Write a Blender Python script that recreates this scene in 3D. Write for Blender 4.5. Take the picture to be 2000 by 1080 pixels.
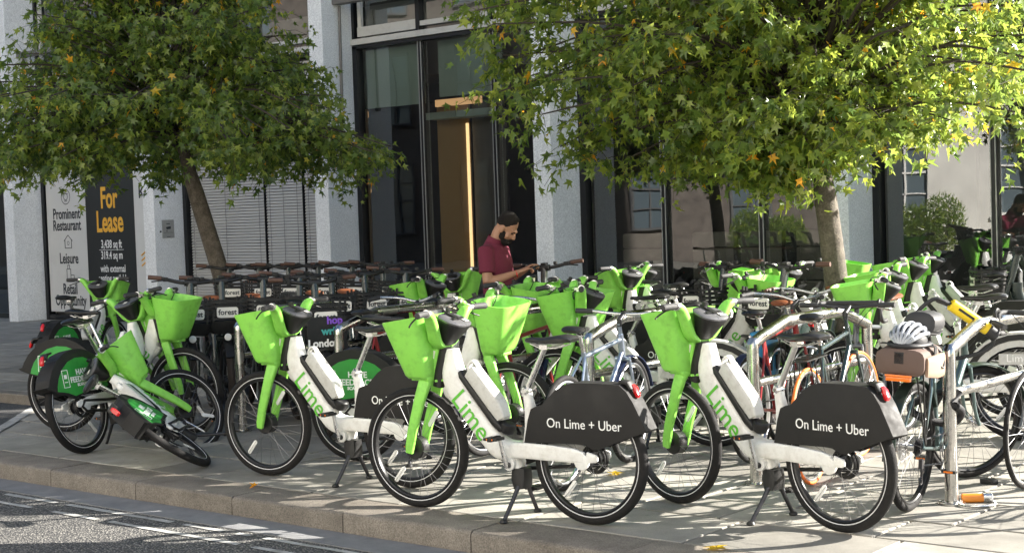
import bpy, bmesh, math, random
import numpy as np
from mathutils import Vector, Matrix, Euler

for o in list(bpy.data.objects):
    bpy.data.objects.remove(o, do_unlink=True)
scene = bpy.context.scene
COL = scene.collection
R = math.radians

# ------------------------------------------------------------------ camera
CAM_H, CAM_YAW, CAM_PITCH, CAM_ROLL = 1.656, 0.6963, 0.0418, 0.0342
cd = bpy.data.cameras.new('camera')
cam = bpy.data.objects.new('camera', cd)
COL.objects.link(cam)
cd.sensor_width = 36.0
cd.lens = 36.0 * 2921.4 / 2000.0
cd.clip_end = 1000
cam.matrix_world = (Matrix.Translation((0, 0, CAM_H)) @ Matrix.Rotation(CAM_YAW, 4, 'Z')
                    @ Matrix.Rotation(math.pi / 2 - CAM_PITCH, 4, 'X') @ Matrix.Rotation(-CAM_ROLL, 4, 'Z'))
scene.camera = cam

# ------------------------------------------------------------------ sky, sun, exposure
SUN_AZ = R(45)        # from +Y towards +X
SUN_EL = R(26)
world = bpy.data.worlds.new('World')
scene.world = world
world.use_nodes = True
wn = world.node_tree.nodes
wl = world.node_tree.links
bg = wn['Background']
sky = wn.new('ShaderNodeTexSky')
sky.sky_type = 'NISHITA'
sky.sun_disc = False
sky.sun_elevation = SUN_EL
sky.sun_rotation = SUN_AZ
wl.new(sky.outputs[0], bg.inputs[0])
bg.inputs[1].default_value = 0.054
sl = bpy.data.lights.new('sun', 'SUN')
sl.energy = 5.0
sl.angle = R(0.5)
sl.color = (1.0, 0.945, 0.86)
sun = bpy.data.objects.new('sun', sl)
COL.objects.link(sun)
sdir = Vector((math.sin(SUN_AZ) * math.cos(SUN_EL), math.cos(SUN_AZ) * math.cos(SUN_EL), math.sin(SUN_EL)))
sun.rotation_euler = sdir.to_track_quat('Z', 'Y').to_euler()
sun.location = (0, 0, 30)
scene.view_settings.view_transform = 'Standard'
scene.view_settings.look = 'None'
scene.view_settings.gamma = 1
scene.view_settings.use_curve_mapping = False
scene.view_settings.exposure = 2.2
scene.render.resolution_x, scene.render.resolution_y = 1024, 552

# ------------------------------------------------------------------ helpers
FWD = np.array([-math.sin(CAM_YAW), math.cos(CAM_YAW), 0.0])
RGT = np.array([math.cos(CAM_YAW), math.sin(CAM_YAW), 0.0])


class MB:
    """collects vertices and faces of one mesh"""
    def __init__(s):
        s.v = []
        s.f = []

    def add(s, vs, fs):
        b = len(s.v)
        s.v += [tuple(p) for p in vs]
        s.f += [tuple(i + b for i in f) for f in fs]
        return s

    def box(s, c, size, M=None):
        x, y, z = [d / 2 for d in size]
        vs = [Vector((i * x, j * y, k * z)) for i in (-1, 1) for j in (-1, 1) for k in (-1, 1)]
        if M is not None:
            vs = [M @ p for p in vs]
        c = Vector(c)
        vs = [p + c for p in vs]
        return s.add(vs, [(0, 1, 3, 2), (4, 6, 7, 5), (0, 4, 5, 1), (2, 3, 7, 6), (0, 2, 6, 4), (1, 5, 7, 3)])

    def rings(s, rr, cap=True, closed=False):
        n = len(rr[0])
        vs = [p for r_ in rr for p in r_]
        m = len(rr)
        fs = []
        for i in range(m if closed else m - 1):
            a = i * n
            b = ((i + 1) % m) * n
            for j in range(n):
                k = (j + 1) % n
                fs.append((a + j, a + k, b + k, b + j))
        if cap and not closed:
            fs.append(tuple(range(n))[::-1])
            fs.append(tuple((m - 1) * n + j for j in range(n)))
        return s.add(vs, fs)

    def tube(s, pts, r, n=8, cap=True, closed=False):
        pts = [Vector(p) for p in pts]
        m = len(pts)
        rad = r if isinstance(r, (list, tuple)) else [r] * m
        rr = []
        up = None
        for i, p in enumerate(pts):
            a = pts[i - 1] if (i > 0 or closed) else p
            b = pts[(i + 1) % m] if (i < m - 1 or closed) else p
            t = (b - a).normalized()
            if up is None:
                up = Vector((0, 0, 1)) if abs(t.z) < .9 else Vector((1, 0, 0))
            u = (up - t * up.dot(t)).normalized()
            up = u
            w = t.cross(u)
            rr.append([p + (u * math.cos(2 * math.pi * j / n) + w * math.sin(2 * math.pi * j / n)) * rad[i] for j in range(n)])
        return s.rings(rr, cap, closed)

    def loft(s, pts, a, b, side=(0, 1, 0), n=12, e=2.6, cap=True):
        """superellipse section: half width a along side, half height b along the normal"""
        pts = [Vector(p) for p in pts]
        m = len(pts)
        A = a if isinstance(a, (list, tuple)) else [a] * m
        B = b if isinstance(b, (list, tuple)) else [b] * m
        sd = Vector(side).normalized()
        rr = []
        for i, p in enumerate(pts):
            t = (pts[min(i + 1, m - 1)] - pts[max(i - 1, 0)]).normalized()
            u = (sd - t * sd.dot(t)).normalized()
            w = t.cross(u)
            ring = []
            for j in range(n):
                q = 2 * math.pi * (j + .5) / n
                cx, sx = math.cos(q), math.sin(q)
                ring.append(p + u * A[i] * math.copysign(abs(cx) ** (2 / e), cx) + w * B[i] * math.copysign(abs(sx) ** (2 / e), sx))
            rr.append(ring)
        return s.rings(rr, cap)

    def lathe(s, c, axis, prof, n=24):
        """prof: (offset along axis, radius)"""
        ax = Vector(axis).normalized()
        u = (Vector((0, 0, 1)) if abs(ax.z) < .9 else Vector((1, 0, 0)))
        u = (u - ax * u.dot(ax)).normalized()
        w = ax.cross(u)
        c = Vector(c)
        return s.rings([[c + ax * h + (u * math.cos(2 * math.pi * j / n) + w * math.sin(2 * math.pi * j / n)) * max(rd, 1e-4) for j in range(n)] for h, rd in prof])

    def torus(s, c, axis, Rm, r, n=56, k=10, ra=None):
        """ra: half width along the axis"""
        ax = Vector(axis).normalized()
        u = (Vector((0, 0, 1)) if abs(ax.z) < .9 else Vector((1, 0, 0)))
        u = (u - ax * u.dot(ax)).normalized()
        w = ax.cross(u)
        c = Vector(c)
        ra = ra or r
        rr = []
        for i in range(n):
            d = u * math.cos(2 * math.pi * i / n) + w * math.sin(2 * math.pi * i / n)
            rr.append([c + d * (Rm + r * math.cos(2 * math.pi * j / k)) + ax * ra * math.sin(2 * math.pi * j / k) for j in range(k)])
        return s.rings(rr, False, True)

    def prism(s, poly, a, b, axis='y'):
        """extrude a 2-D polygon between a and b; axis y: poly=(x,z); axis x: (y,z); axis z: (x,y)"""
        n = len(poly)
        f = {'y': lambda p, h: (p[0], h, p[1]), 'x': lambda p, h: (h, p[0], p[1]), 'z': lambda p, h: (p[0], p[1], h)}[axis]
        vs = [f(p, a) for p in poly] + [f(p, b) for p in poly]
        fs = [tuple(range(n)), tuple(range(n, 2 * n))[::-1]]
        for i in range(n):
            j = (i + 1) % n
            fs.append((i, i + n, j + n, j))
        return s.add(vs, fs)

    def xf(s, M, start=0):
        s.v = s.v[:start] + [tuple(M @ Vector(p)) for p in s.v[start:]]
        return s

    def mesh(s, name, m, smooth=True, angle=38, bevel=0.0, seg=2, recalc=True):
        me = bpy.data.meshes.new(name)
        me.from_pydata(s.v, [], s.f)
        if recalc or bevel:
            bm = bmesh.new()
            bm.from_mesh(me)
            bmesh.ops.recalc_face_normals(bm, faces=bm.faces)
            if bevel:
                ed = [e for e in bm.edges if len(e.link_faces) == 2 and e.calc_face_angle(0) > R(28)]
                bmesh.ops.bevel(bm, geom=ed, offset=bevel, segments=seg, affect='EDGES', profile=.6, clamp_overlap=True)
            bm.to_mesh(me)
            bm.free()
        if smooth:
            me.polygons.foreach_set('use_smooth', [True] * len(me.polygons))
            me.set_sharp_from_angle(angle=R(angle))
        if m is not None:
            me.materials.append(m)
        me.update()
        return me


def link(name, me, parent=None):
    o = bpy.data.objects.new(name, me)
    COL.objects.link(o)
    if parent is not None:
        o.parent = parent
    return o


def tag(o, label=None, cat=None, group=None, kind=None):
    if label: o['label'] = label
    if cat: o['category'] = cat
    if group: o['group'] = group
    if kind: o['kind'] = kind
    return o


def empty(name, loc=(0, 0, 0), rz=0):
    o = link(name, None)
    o.empty_display_size = .2
    o.location = loc
    o.rotation_euler = (0, 0, rz)
    return o


def smooth_path(pts, k=5):
    """Catmull-Rom through the points"""
    P = [Vector(p) for p in pts]
    P = [P[0] * 2 - P[1]] + P + [P[-1] * 2 - P[-2]]
    out = []
    for i in range(1, len(P) - 2):
        a, b, c, d = P[i - 1:i + 3]
        for j in range(k):
            t = j / k
            out.append(.5 * ((2 * b) + (c - a) * t + (2 * a - 5 * b + 4 * c - d) * t * t + (3 * b - a - 3 * c + d) * t ** 3))
    out.append(P[-2])
    return out


def text_mb(body, size=1.0, M=None, align='CENTER', bold=0.0, depth=0.002, sx=1.0, res=3):
    """lettering as geometry; the text lies in the xy plane before M"""
    cu = bpy.data.curves.new('lettering', 'FONT')
    cu.body = body
    cu.size = size
    cu.align_x = align
    cu.align_y = 'CENTER'
    cu.extrude = depth / 2
    cu.offset = bold
    cu.resolution_u = res
    ob = bpy.data.objects.new('lettering', cu)
    COL.objects.link(ob)
    me = bpy.data.meshes.new_from_object(ob)
    mb = MB()
    mb.add([(v.co.x * sx, v.co.y, v.co.z) for v in me.vertices], [tuple(p.vertices) for p in me.polygons])
    bpy.data.objects.remove(ob, do_unlink=True)
    bpy.data.meshes.remove(me)
    bpy.data.curves.remove(cu)
    if M is not None:
        mb.xf(M)
    return mb


# ------------------------------------------------------------------ materials
MATS = {}


def mat(name, col, rough=.5, metal=0.0, dirt=0.0, dirt_col=(.12, .10, .08), dscale=9.0, bump=0.0, bscale=60.0, spec=.5, coat=0.0,
        var=0.0, alpha=None, emit=None, rvar=.0):
    """principled material; dirt = amount of blotchy grime, var = per-object brightness variation"""
    m = bpy.data.materials.new(name)
    m.use_nodes = True
    nt = m.node_tree
    N, L = nt.nodes, nt.links
    b = N['Principled BSDF']
    b.inputs['Base Color'].default_value = (*col, 1)
    b.inputs['Roughness'].default_value = rough
    b.inputs['Metallic'].default_value = metal
    b.inputs['Specular IOR Level'].default_value = spec
    b.inputs['Coat Weight'].default_value = coat
    if emit:
        b.inputs['Emission Color'].default_value = (*emit[:3], 1)
        b.inputs['Emission Strength'].default_value = emit[3]
    if dirt or var or bump or rvar:
        tc = N.new('ShaderNodeTexCoord')
        oi = N.new('ShaderNodeObjectInfo')
        ma = N.new('ShaderNodeVectorMath')
        ma.operation = 'MULTIPLY_ADD'
        cx = N.new('ShaderNodeCombineXYZ')
        for i in range(3):
            L.new(oi.outputs['Random'], cx.inputs[i])
        ma.inputs[1].default_value = (13.7, 7.3, 5.1)
        L.new(cx.outputs[0], ma.inputs[0])
        L.new(tc.outputs['Object'], ma.inputs[2])
        cur = None
        base = N.new('ShaderNodeRGB')
        base.outputs[0].default_value = (*col, 1)
        cur = base.outputs[0]
        if var:
            mr = N.new('ShaderNodeMapRange')
            mr.inputs[3].default_value = 1 - var
            mr.inputs[4].default_value = 1 + var
            L.new(oi.outputs['Random'], mr.inputs[0])
            mx = N.new('ShaderNodeVectorMath')
            mx.operation = 'SCALE'
            L.new(cur, mx.inputs[0])
            L.new(mr.outputs[0], mx.inputs['Scale'])
            cur = mx.outputs[0]
        if dirt:
            nz = N.new('ShaderNodeTexNoise')
            nz.inputs['Scale'].default_value = dscale
            nz.inputs['Detail'].default_value = 8
            nz.inputs['Roughness'].default_value = .68
            L.new(ma.outputs[0], nz.inputs['Vector'])
            cr = N.new('ShaderNodeMapRange')
            cr.inputs[1].default_value = .48
            cr.inputs[2].default_value = .78
            cr.inputs[3].default_value = 0
            cr.inputs[4].default_value = dirt
            L.new(nz.outputs['Fac'], cr.inputs[0])
            mi = N.new('ShaderNodeMix')
            mi.data_type = 'RGBA'
            L.new(cr.outputs[0], mi.inputs['Factor'])
            L.new(cur, mi.inputs['A'])
            mi.inputs['B'].default_value = (*dirt_col, 1)
            cur = mi.outputs['Result']
            rr = N.new('ShaderNodeMapRange')
            rr.inputs[1].default_value = .35
            rr.inputs[2].default_value = .75
            rr.inputs[3].default_value = max(rough - .12, .05)
            rr.inputs[4].default_value = min(rough + .3, 1)
            L.new(nz.outputs['Fac'], rr.inputs[0])
            L.new(rr.outputs[0], b.inputs['Roughness'])
        L.new(cur, b.inputs['Base Color'])
        if bump:
            n2 = N.new('ShaderNodeTexNoise')
            n2.inputs['Scale'].default_value = bscale
            n2.inputs['Detail'].default_value = 4
            L.new(ma.outputs[0], n2.inputs['Vector'])
            bp = N.new('ShaderNodeBump')
            bp.inputs['Strength'].default_value = bump
            bp.inputs['Distance'].default_value = .01
            L.new(n2.outputs['Fac'], bp.inputs['Height'])
            L.new(bp.outputs[0], b.inputs['Normal'])
    MATS[name] = m
    return m


mat('lime_green', (.24, .62, .085), .40, dirt=.42, dirt_col=(.07, .17, .03), dscale=16, bump=.06, bscale=220, var=.06)
mat('dark_lime', (.03, .30, .045), .4, dirt=.3, dirt_col=(.02, .10, .02), dscale=10)
mat('frame_white', (.74, .74, .71), .34, dirt=.55, dirt_col=(.33, .29, .23), dscale=11, coat=.2)
mat('battery_grey', (.52, .52, .49), .38, dirt=.6, dirt_col=(.25, .23, .19), dscale=26, bump=.05, bscale=90)
mat('black_plastic', (.014, .014, .014), .42, spec=.35, dirt=.35, dirt_col=(.06, .055, .05), dscale=12)
mat('skirt_black', (.016, .0155, .015), .6, spec=.3, dirt=.30, dirt_col=(.05, .045, .04), dscale=6, bump=.05, bscale=300)
mat('display_grey', (.085, .085, .09), .32, dirt=.3, dscale=20)
mat('tyre', (.012, .0115, .0115), .75, spec=.25, dirt=.4, dirt_col=(.05, .046, .042), dscale=20, bump=.35, bscale=160)
mat('twig', (.045, .036, .026), .9)
mat('tyre_worn', (.03, .022, .018), .8, dirt=.5, dirt_col=(.07, .05, .04), dscale=16, bump=.3, bscale=160)
mat('rim_black', (.02, .02, .021), .35, metal=.3)
mat('rim_silver', (.62, .63, .65), .28, metal=.95)
mat('stripe_reflect', (.62, .62, .62), .4)
mat('spoke_steel', (.16, .16, .165), .35, metal=.8)
mat('steel', (.60, .60, .60), .28, metal=1.0, dirt=.35, dirt_col=(.25, .23, .2), dscale=18)
mat('brushed_steel', (.50, .49, .47), .20, metal=1.0, dirt=.5, dirt_col=(.34, .32, .28), dscale=6, bump=.04, bscale=40)
mat('dark_metal', (.05, .05, .055), .4, metal=.7)
mat('rubber_grip', (.03, .03, .031), .65, bump=.3, bscale=400)
mat('saddle_black', (.012, .012, .012), .35, dirt=.2, dirt_col=(.05, .05, .05), bump=.05, bscale=200)
mat('brown_leather', (.20, .065, .025), .38, dirt=.4, dirt_col=(.08, .03, .015))
mat('brown_grip', (.085, .042, .028), .6)
mat('red_lens', (.55, .012, .015), .15, coat=.5)
mat('orange_lens', (.85, .20, .02), .2, coat=.5)
mat('white_reflector', (.75, .75, .72), .25)
mat('label_white', (.72, .70, .64), .5)
mat('print_white', (.82, .82, .80), .5)
mat('print_green', (.10, .45, .03), .5)
mat('print_dark', (.03, .035, .04), .6)
mat('print_gold', (.80, .42, .035), .5)
mat('forest_frame', (.012, .022, .02), .3, coat=.3, dirt=.25, dirt_col=(.05, .05, .045))
mat('print_purple', (.22, .08, .55), .5)
mat('print_teal', (.06, .38, .36), .5)
mat('cable', (.012, .012, .012), .5)
# ------------------------------------------------------------------ prototypes: a list of parts sharing meshes
class Proto:
    def __init__(s):
        s.p = []

    def add(s, name, mb, m, parent=None, steer=False, var=None, kind=None, label=None, **kw):
        me = mb if isinstance(mb, bpy.types.Mesh) else mb.mesh(name, MATS[m], **kw)
        s.p.append(dict(name=name, me=me, parent=parent, steer=steer, var=var, kind=kind, label=label))
        return len(s.p) - 1

    def place(s, name, label, cat, group, loc, heading, lean=0, steer=0, var=(), axis=None, pitch=0):
        root = empty(name, loc)
        root.rotation_mode = 'QUATERNION'
        root.rotation_quaternion = (Matrix.Rotation(R(heading), 3, 'Z') @ Matrix.Rotation(R(pitch), 3, 'Y') @ Matrix.Rotation(R(-lean), 3, 'X')).to_quaternion()
        tag(root, label, cat, group)
        S = None
        if axis and steer:
            S = Matrix.Translation(axis[0]) @ Matrix.Rotation(R(steer), 4, Vector(axis[1])) @ Matrix.Translation(-Vector(axis[0]))
        ob = {}
        for i, d in enumerate(s.p):
            if d['var'] and not (set(d['var'].split('|')) & set(var)):
                continue
            par = d['parent']
            if par is not None and par not in ob:
                continue
            o = link(d['name'], d['me'], root if par is None else ob[par])
            if d['steer'] and S is not None and par is None:
                o.matrix_local = S
            if d['kind']:
                o['kind'] = d['kind']
            if d['label']:
                o['label'] = d['label']
            ob[i] = o
        return root


def add_wheel(P, name, x, Rw, tr, rim='rim_black', tyre='tyre', hub_r=.028, hub_w=.05, hub='dark_metal', steer=False, stripe=True, nsp=28, refl=True, rim_r=.011):
    c = (x, 0, Rw)
    rr = Rw - 2 * tr - rim_r * .3
    w = P.add(name, MB().torus(c, (0, 1, 0), rr, rim_r, 56, 8, ra=tr * .75), rim, steer=steer)
    tm = MB().torus(c, (0, 1, 0), Rw - tr, tr, 64, 12)
    P.add('tyre', tm, tyre, parent=w)
    if stripe:
        sm = MB()
        for sd in (-1, 1):
            sm.torus((x, sd * tr * .80, Rw), (0, 1, 0), Rw - tr * 1.62, .0032, 56, 4, ra=.0022)
        P.add('reflective_stripe', sm, 'stripe_reflect', parent=w)
    sp = MB()
    for i in range(nsp):
        sd = 1 if i % 2 else -1
        a = 2 * math.pi * i / nsp
        b = a + (.55 if (i // 2) % 2 else -.55) * (1 if hub_r < .05 else .45)
        p0 = (x + hub_r * .95 * math.sin(b), sd * hub_w * .55, Rw + hub_r * .95 * math.cos(b))
        p1 = (x + rr * math.sin(a), sd * .004, Rw + rr * math.cos(a))
        sp.tube([p0, p1], .0012, 3, cap=False)
    P.add('spokes', sp, 'spoke_steel', parent=w, kind='stuff', recalc=False)
    hm = MB().lathe(c, (0, 1, 0), [(-hub_w, .008), (-hub_w * .98, .012), (-hub_w * .62, .013), (-hub_w * .6, hub_r * .9), (-hub_w * .5, hub_r), (-hub_w * .4, hub_r * (.97 if hub_r > .05 else .6)),
                                   (hub_w * .4, hub_r * (.97 if hub_r > .05 else .6)), (hub_w * .5, hub_r), (hub_w * .6, hub_r * .9), (hub_w * .62, .013), (hub_w * .98, .012), (hub_w, .008)], 22)
    P.add('hub', hm, hub, parent=w)
    if refl:
        for q in (.9, 4.1):
            rm = rr * .72
            M = Matrix.Rotation(q, 4, 'Y')
            mb = MB().loft([(rm - .055, 0, 0), (rm - .045, 0, 0), (rm + .045, 0, 0), (rm + .055, 0, 0)], [.002, .005, .005, .002], [.006, .014, .014, .006], n=8)
            mb.xf(Matrix.Translation((x, 0, Rw)) @ M)
            P.add('reflector', mb, 'white_reflector', parent=w)
    return w


def saddle_mb(x0, x1, z, w=.078):
    """nose at x1 (front), tail at x0"""
    L_ = x1 - x0
    f = [0, .05, .18, .34, .5, .68, .85, .97, 1]
    A = [.6, .84, 1, .93, .66, .36, .27, .22, .12]
    B = [.010, .019, .024, .022, .019, .017, .016, .013, .007]
    Z = [.002, .008, .010, .005, -.001, -.004, -.003, -.003, -.008]
    pts = [(x0 + L_ * q, 0, z + dz) for q, dz in zip(f, Z)]
    return MB().loft(pts, [w * a for a in A], B, n=14, e=2.4)


# ---------------------------------------------------------------- green and white hire e-bike
AX0, AXD = (1.10, 0, .345), (-.27, 0, .963)
STEER_AX = (AX0, AXD)
TX = Matrix(((1, 0, 0, 0), (0, 0, -1, 0), (0, 1, 0, 0), (0, 0, 0, 1)))     # text plane -> xz plane facing -y


def side_text(body, size, x, z, y, sd, ang=0, bold=0.0, sx=1.0, depth=.002):
    """lettering on a side panel: sd=+1 left side (+y), -1 right side"""
    M = Matrix.Translation((x, sd * y, z)) @ Matrix.Rotation(ang, 4, 'Y')
    if sd < 0:
        M = M @ TX
    else:
        M = M @ Matrix.Rotation(math.pi, 4, 'Z') @ TX
    return text_mb(body, size, M, bold=bold, sx=sx, depth=depth)


def make_lime():
    P = Proto()
    Rw = .345
    add_wheel(P, 'front_wheel', 1.15, Rw, .027, hub_r=.066, hub_w=.055, hub='black_plastic', steer=True)
    add_wheel(P, 'rear_wheel', 0, Rw, .027, hub_r=.045, hub_w=.06)
    # frame
    fr = MB()
    cl = smooth_path([(.878, 0, .915), (.876, 0, .85), (.868, 0, .765), (.815, 0, .655), (.63, 0, .435), (.545, 0, .372), (.42, 0, .376)], 4)
    k = len(cl) - 1

    def lerp(tab):
        out = []
        for i in range(k + 1):
            q = i / k * (len(tab) - 1)
            a = int(min(q, len(tab) - 2))
            out.append(tab[a] + (tab[a + 1] - tab[a]) * (q - a))
        return out
    fr.loft(cl, lerp([.034, .042, .050, .050, .047, .052, .058]), lerp([.032, .046, .070, .070, .066, .062, .042]), n=18, e=3.4)
    for sd in (-1, 1):
        fr.loft([(.47, sd * .042, .376), (.36, sd * .052, .380), (.2, sd * .064, .379), (.06, sd * .068, .374), (.0, sd * .069, .366)], [.015, .015, .013, .013, .011], [.040, .043, .042, .038, .030], n=12, e=5)
        fr.lathe((.012, sd * .069, .345), (0, 1, 0), [(-.010, .036), (-.008, .044), (.008, .044), (.010, .036)], 20)
        fr.loft([(-.02, sd * .069, .37), (-.075, sd * .069, .365), (-.085, sd * .069, .365)], [.009, .009, .006], [.03, .022, .012], n=10, e=4)
    fr.loft([(.375, 0, .37), (.365, 0, .50), (.368, 0, .60), (.382, 0, .66), (.383, 0, .705)], [.040, .034, .030, .025, .023], [.045, .036, .032, .026, .023], n=14, e=2.6)
    fr.tube([(.485, -.06, .30), (.485, .06, .30)], .036, 16)
    fr.loft([(.52, 0, .36), (.485, 0, .30), (.46, 0, .262)], [.04, .045, .035], [.05, .045, .035], n=12)
    f = P.add('frame', fr, 'frame_white')
    ang = math.atan2(.22, .185)      # along the tube, downwards to the rear
    for sd in (1, -1):
        bx, bz = .735, .553
        t = side_text('Lime', .155, bx, bz, .0505, sd, ang=-ang, bold=.0004, depth=.003)
        P.add('lettering', t, 'print_green', parent=f, recalc=False, smooth=False)
    P.add('head_tube_cover', MB().loft([(.975, 0, .70), (.955, 0, .79), (.915, 0, .925)], [.038, .042, .038], [.030, .034, .03], n=12, e=4), 'black_plastic')
    P.add('sensor_cover', MB().loft([(.925, 0, .70), (.90, 0, .66), (.87, 0, .615)], [.03, .036, .02], [.03, .03, .012], n=10), 'battery_grey')
    # battery with handle, tray and lock knob
    d = Vector((-.648, 0, -.762))
    nrm = Vector((-.762, 0, .648))
    c0 = Vector((.692, 0, .632))

    def along(t, h):
        return tuple(c0 + d * t + nrm * h)
    P.add('battery_tray', MB().loft([along(-.20, .012), along(-.17, .008), along(.16, .008), along(.21, .012)], [.040, .048, .048, .038], [.018, .022, .024, .02], n=14, e=4), 'black_plastic', var='battery')
    bt = P.add('battery', MB().loft([along(-.165, .062), along(-.155, .064), along(.085, .068), along(.10, .066), along(.165, .052), along(.172, .048)], [.040, .047, .047, .046, .038, .03], [.034, .042, .045, .043, .030, .02], n=20, e=5.5), 'battery_grey', var='battery', angle=30)
    hp = [along(-.15, .05), along(-.185, .06), along(-.20, .085), along(-.19, .112), along(-.155, .112), along(-.13, .095)]
    P.add('handle', MB().loft(smooth_path(hp, 4), .020, .0075, n=10), 'frame_white', parent=bt)
    P.add('lock_knob', MB().lathe(along(.215, .045), (-.3, 0, 1), [(-.045, .02), (-.035, .036), (-.01, .045), (.012, .044), (.02, .036), (.022, .005)], 18), 'black_plastic', var='battery')
    # fork, basket, handlebar (all turn with the front wheel)
    fk = MB()
    for sd in (-1, 1):
        fk.loft([(1.155, sd * .072, .325), (1.148, sd * .074, .36), (1.125, sd * .077, .45), (1.06, sd * .078, .64), (1.03, sd * .07, .725), (1.022, sd * .05, .755)], [.012, .015, .015, .017, .021, .022], [.022, .027, .029, .034, .038, .034], n=12, e=4)
    fk.loft([(1.022, -.088, .745), (1.022, -.075, .752), (1.022, .075, .752), (1.022, .088, .745)], [.026, .032, .032, .026], [.02, .026, .026, .02], side=(1, 0, 0), n=12, e=4)
    fk.loft([(1.02, 0, .74), (1.0, 0, .80), (.958, 0, .96)], [.046, .042, .05], [.030, .028, .026], n=14, e=4)
    fk.loft([(.98, 0, .735), (.925, 0, .742), (.895, 0, .735)], [.045, .034, .016], [.012, .010, .006], n=10, e=3)
    fo = P.add('fork', fk, 'lime_green', steer=True)
    sk = MB()
    for sd in (-1, 1):
        sk.box((.978, sd * .0475, .885), (.016, .002, .045), Matrix.Rotation(-.27, 3, 'Y'))
        sk.box((.952, sd * .0515, .955), (.014, .002, .04), Matrix.Rotation(-.27, 3, 'Y'))
    P.add('sticker', sk, 'label_white', parent=fo)
    # basket
    def ring(cx, cz, hl, hw, tilt, n=36, e=4.2):
        out = []
        for j in range(n):
            q = 2 * math.pi * (j + .5) / n
            cx_, sx_ = math.cos(q), math.sin(q)
            x = math.copysign(abs(cx_) ** (2 / e), cx_) * hl
            y = math.copysign(abs(sx_) ** (2 / e), sx_) * hw
            out.append((cx + x, y, cz + tilt * x))
        return out
    bk = MB()
    prof = [(1.060, .752, .050, .085, -.02), (1.062, .755, .072, .112, -.02), (1.066, .772, .082, .124, -.03), (1.090, .93, .115, .160, -.10), (1.106, 1.050, .138, .190, -.15), (1.110, 1.075, .144, .197, -.15), (1.110, 1.088, .147, .200, -.15),
            (1.110, 1.089, .138, .191, -.15), (1.108, 1.070, .133, .185, -.15), (1.088, .93, .107, .152, -.10), (1.066, .786, .075, .117, -.03), (1.064, .770, .05, .09, -.02)]
    rr = [ring(*q) for q in prof]
    bk.rings(rr, cap=True)
    ba = P.add('basket', bk, 'lime_green', steer=True, angle=50)
    br = MB()
    br.box((1.03, .055, .735), (.05, .03, .05)).box((1.03, -.055, .735), (.05, .03, .05)).box((1.10, 0, .745), (.07, .10, .022))
    P.add('basket_bracket', br, 'lime_green', parent=ba, bevel=.006)
    # handlebar
    hb = MB()
    for sd in (-1, 1):
        pts = smooth_path([(.945, sd * .035, .935), (.935, sd * .085, .965), (.918, sd * .135, 1.045), (.906, sd * .175, 1.105), (.898, sd * .205, 1.125), (.893, sd * .225, 1.128)], 4)
        kk = len(pts)
        hb.loft(pts, [.042 - .024 * (i / (kk - 1)) ** 2 for i in range(kk)], [.016 + .008 * math.sin(math.pi * i / (kk - 1)) for i in range(kk)], side=(1, 0, .1), n=12, e=3)
    hb.loft([(.945, -.07, .945), (.945, -.05, .93), (.945, .05, .93), (.945, .07, .945)], [.03, .034, .034, .03], [.012, .014, .014, .012], side=(1, 0, 0), n=10, e=3)
    sh = [(-.075, .945), (.075, .945), (.135, 1.05), (.155, 1.085), (-.155, 1.085), (-.135, 1.05)]
    sp = MB().prism(sh, -.006, .006, 'x').xf(Matrix.Translation((.965, 0, 1.0)) @ Matrix.Rotation(-.2, 4, 'Y') @ Matrix.Translation((0, 0, -1.0)))
    hb.add(sp.v, sp.f)
    h = P.add('handlebar', hb, 'lime_green', steer=True)
    for sd in (-1, 1):
        P.add('grip', MB().tube([(.893, sd * .225, 1.128), (.884, sd * .27, 1.130), (.868, sd * .345, 1.128), (.866, sd * .352, 1.128)], [.0175, .018, .019, .015], 14), 'rubber_grip', parent=h)
        P.add('brake_clamp', MB().lathe((.895, sd * .215, 1.128), (-.1, sd, 0), [(-.014, .018), (-.012, .024), (.012, .024), (.014, .018)], 14).box((.925, sd * .215, 1.12), (.04, .022, .028)), 'steel', parent=h)
        P.add('brake_lever', MB().tube(smooth_path([(.93, sd * .215, 1.115), (.945, sd * .25, 1.105), (.935, sd * .31, 1.085), (.92, sd * .355, 1.068)], 3), [.006] * 3 + [.005] * 7, 6), 'black_plastic', parent=h)
        P.add('brake_cable', MB().tube(smooth_path([(.94, sd * .20, 1.12), (.99, sd * .13, 1.10), (.975, sd * .05, 1.0), (.94, sd * .03, .93)], 5), .0035, 5), 'cable', parent=h)
    # head unit with phone strap
    tl = Matrix.Rotation(-.38, 4, 'Y')

    def dring(cx, cz, rx, ry, n=28, e=2.5, t=1.0):
        M = Matrix.Translation((cx, 0, cz)) @ Matrix.Rotation(-.38 * t, 4, 'Y')
        return [M @ Vector((math.copysign(abs(math.cos(q)) ** (2 / e), math.cos(q)) * rx, math.copysign(abs(math.sin(q)) ** (2 / e), math.sin(q)) * ry, 0)) for q in [2 * math.pi * (j + .5) / n for j in range(n)]]
    du = MB().rings([dring(.908, .935, .02, .035, t=.2), dring(.905, .945, .032, .048, t=.3), dring(.892, .985, .05, .066, t=.6), dring(.872, 1.035, .072, .084), dring(.862, 1.062, .084, .096), dring(.859, 1.070, .084, .096)])
    dd = P.add('head_unit', du, 'black_plastic', steer=True)
    P.add('display_cover', MB().rings([dring(.859, 1.0705, .086, .098), dring(.857, 1.079, .087, .099), dring(.855, 1.085, .078, .09), dring(.854, 1.088, .05, .06)]), 'display_grey', parent=dd)
    M = Matrix.Translation((.855, 0, 1.09)) @ tl
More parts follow.
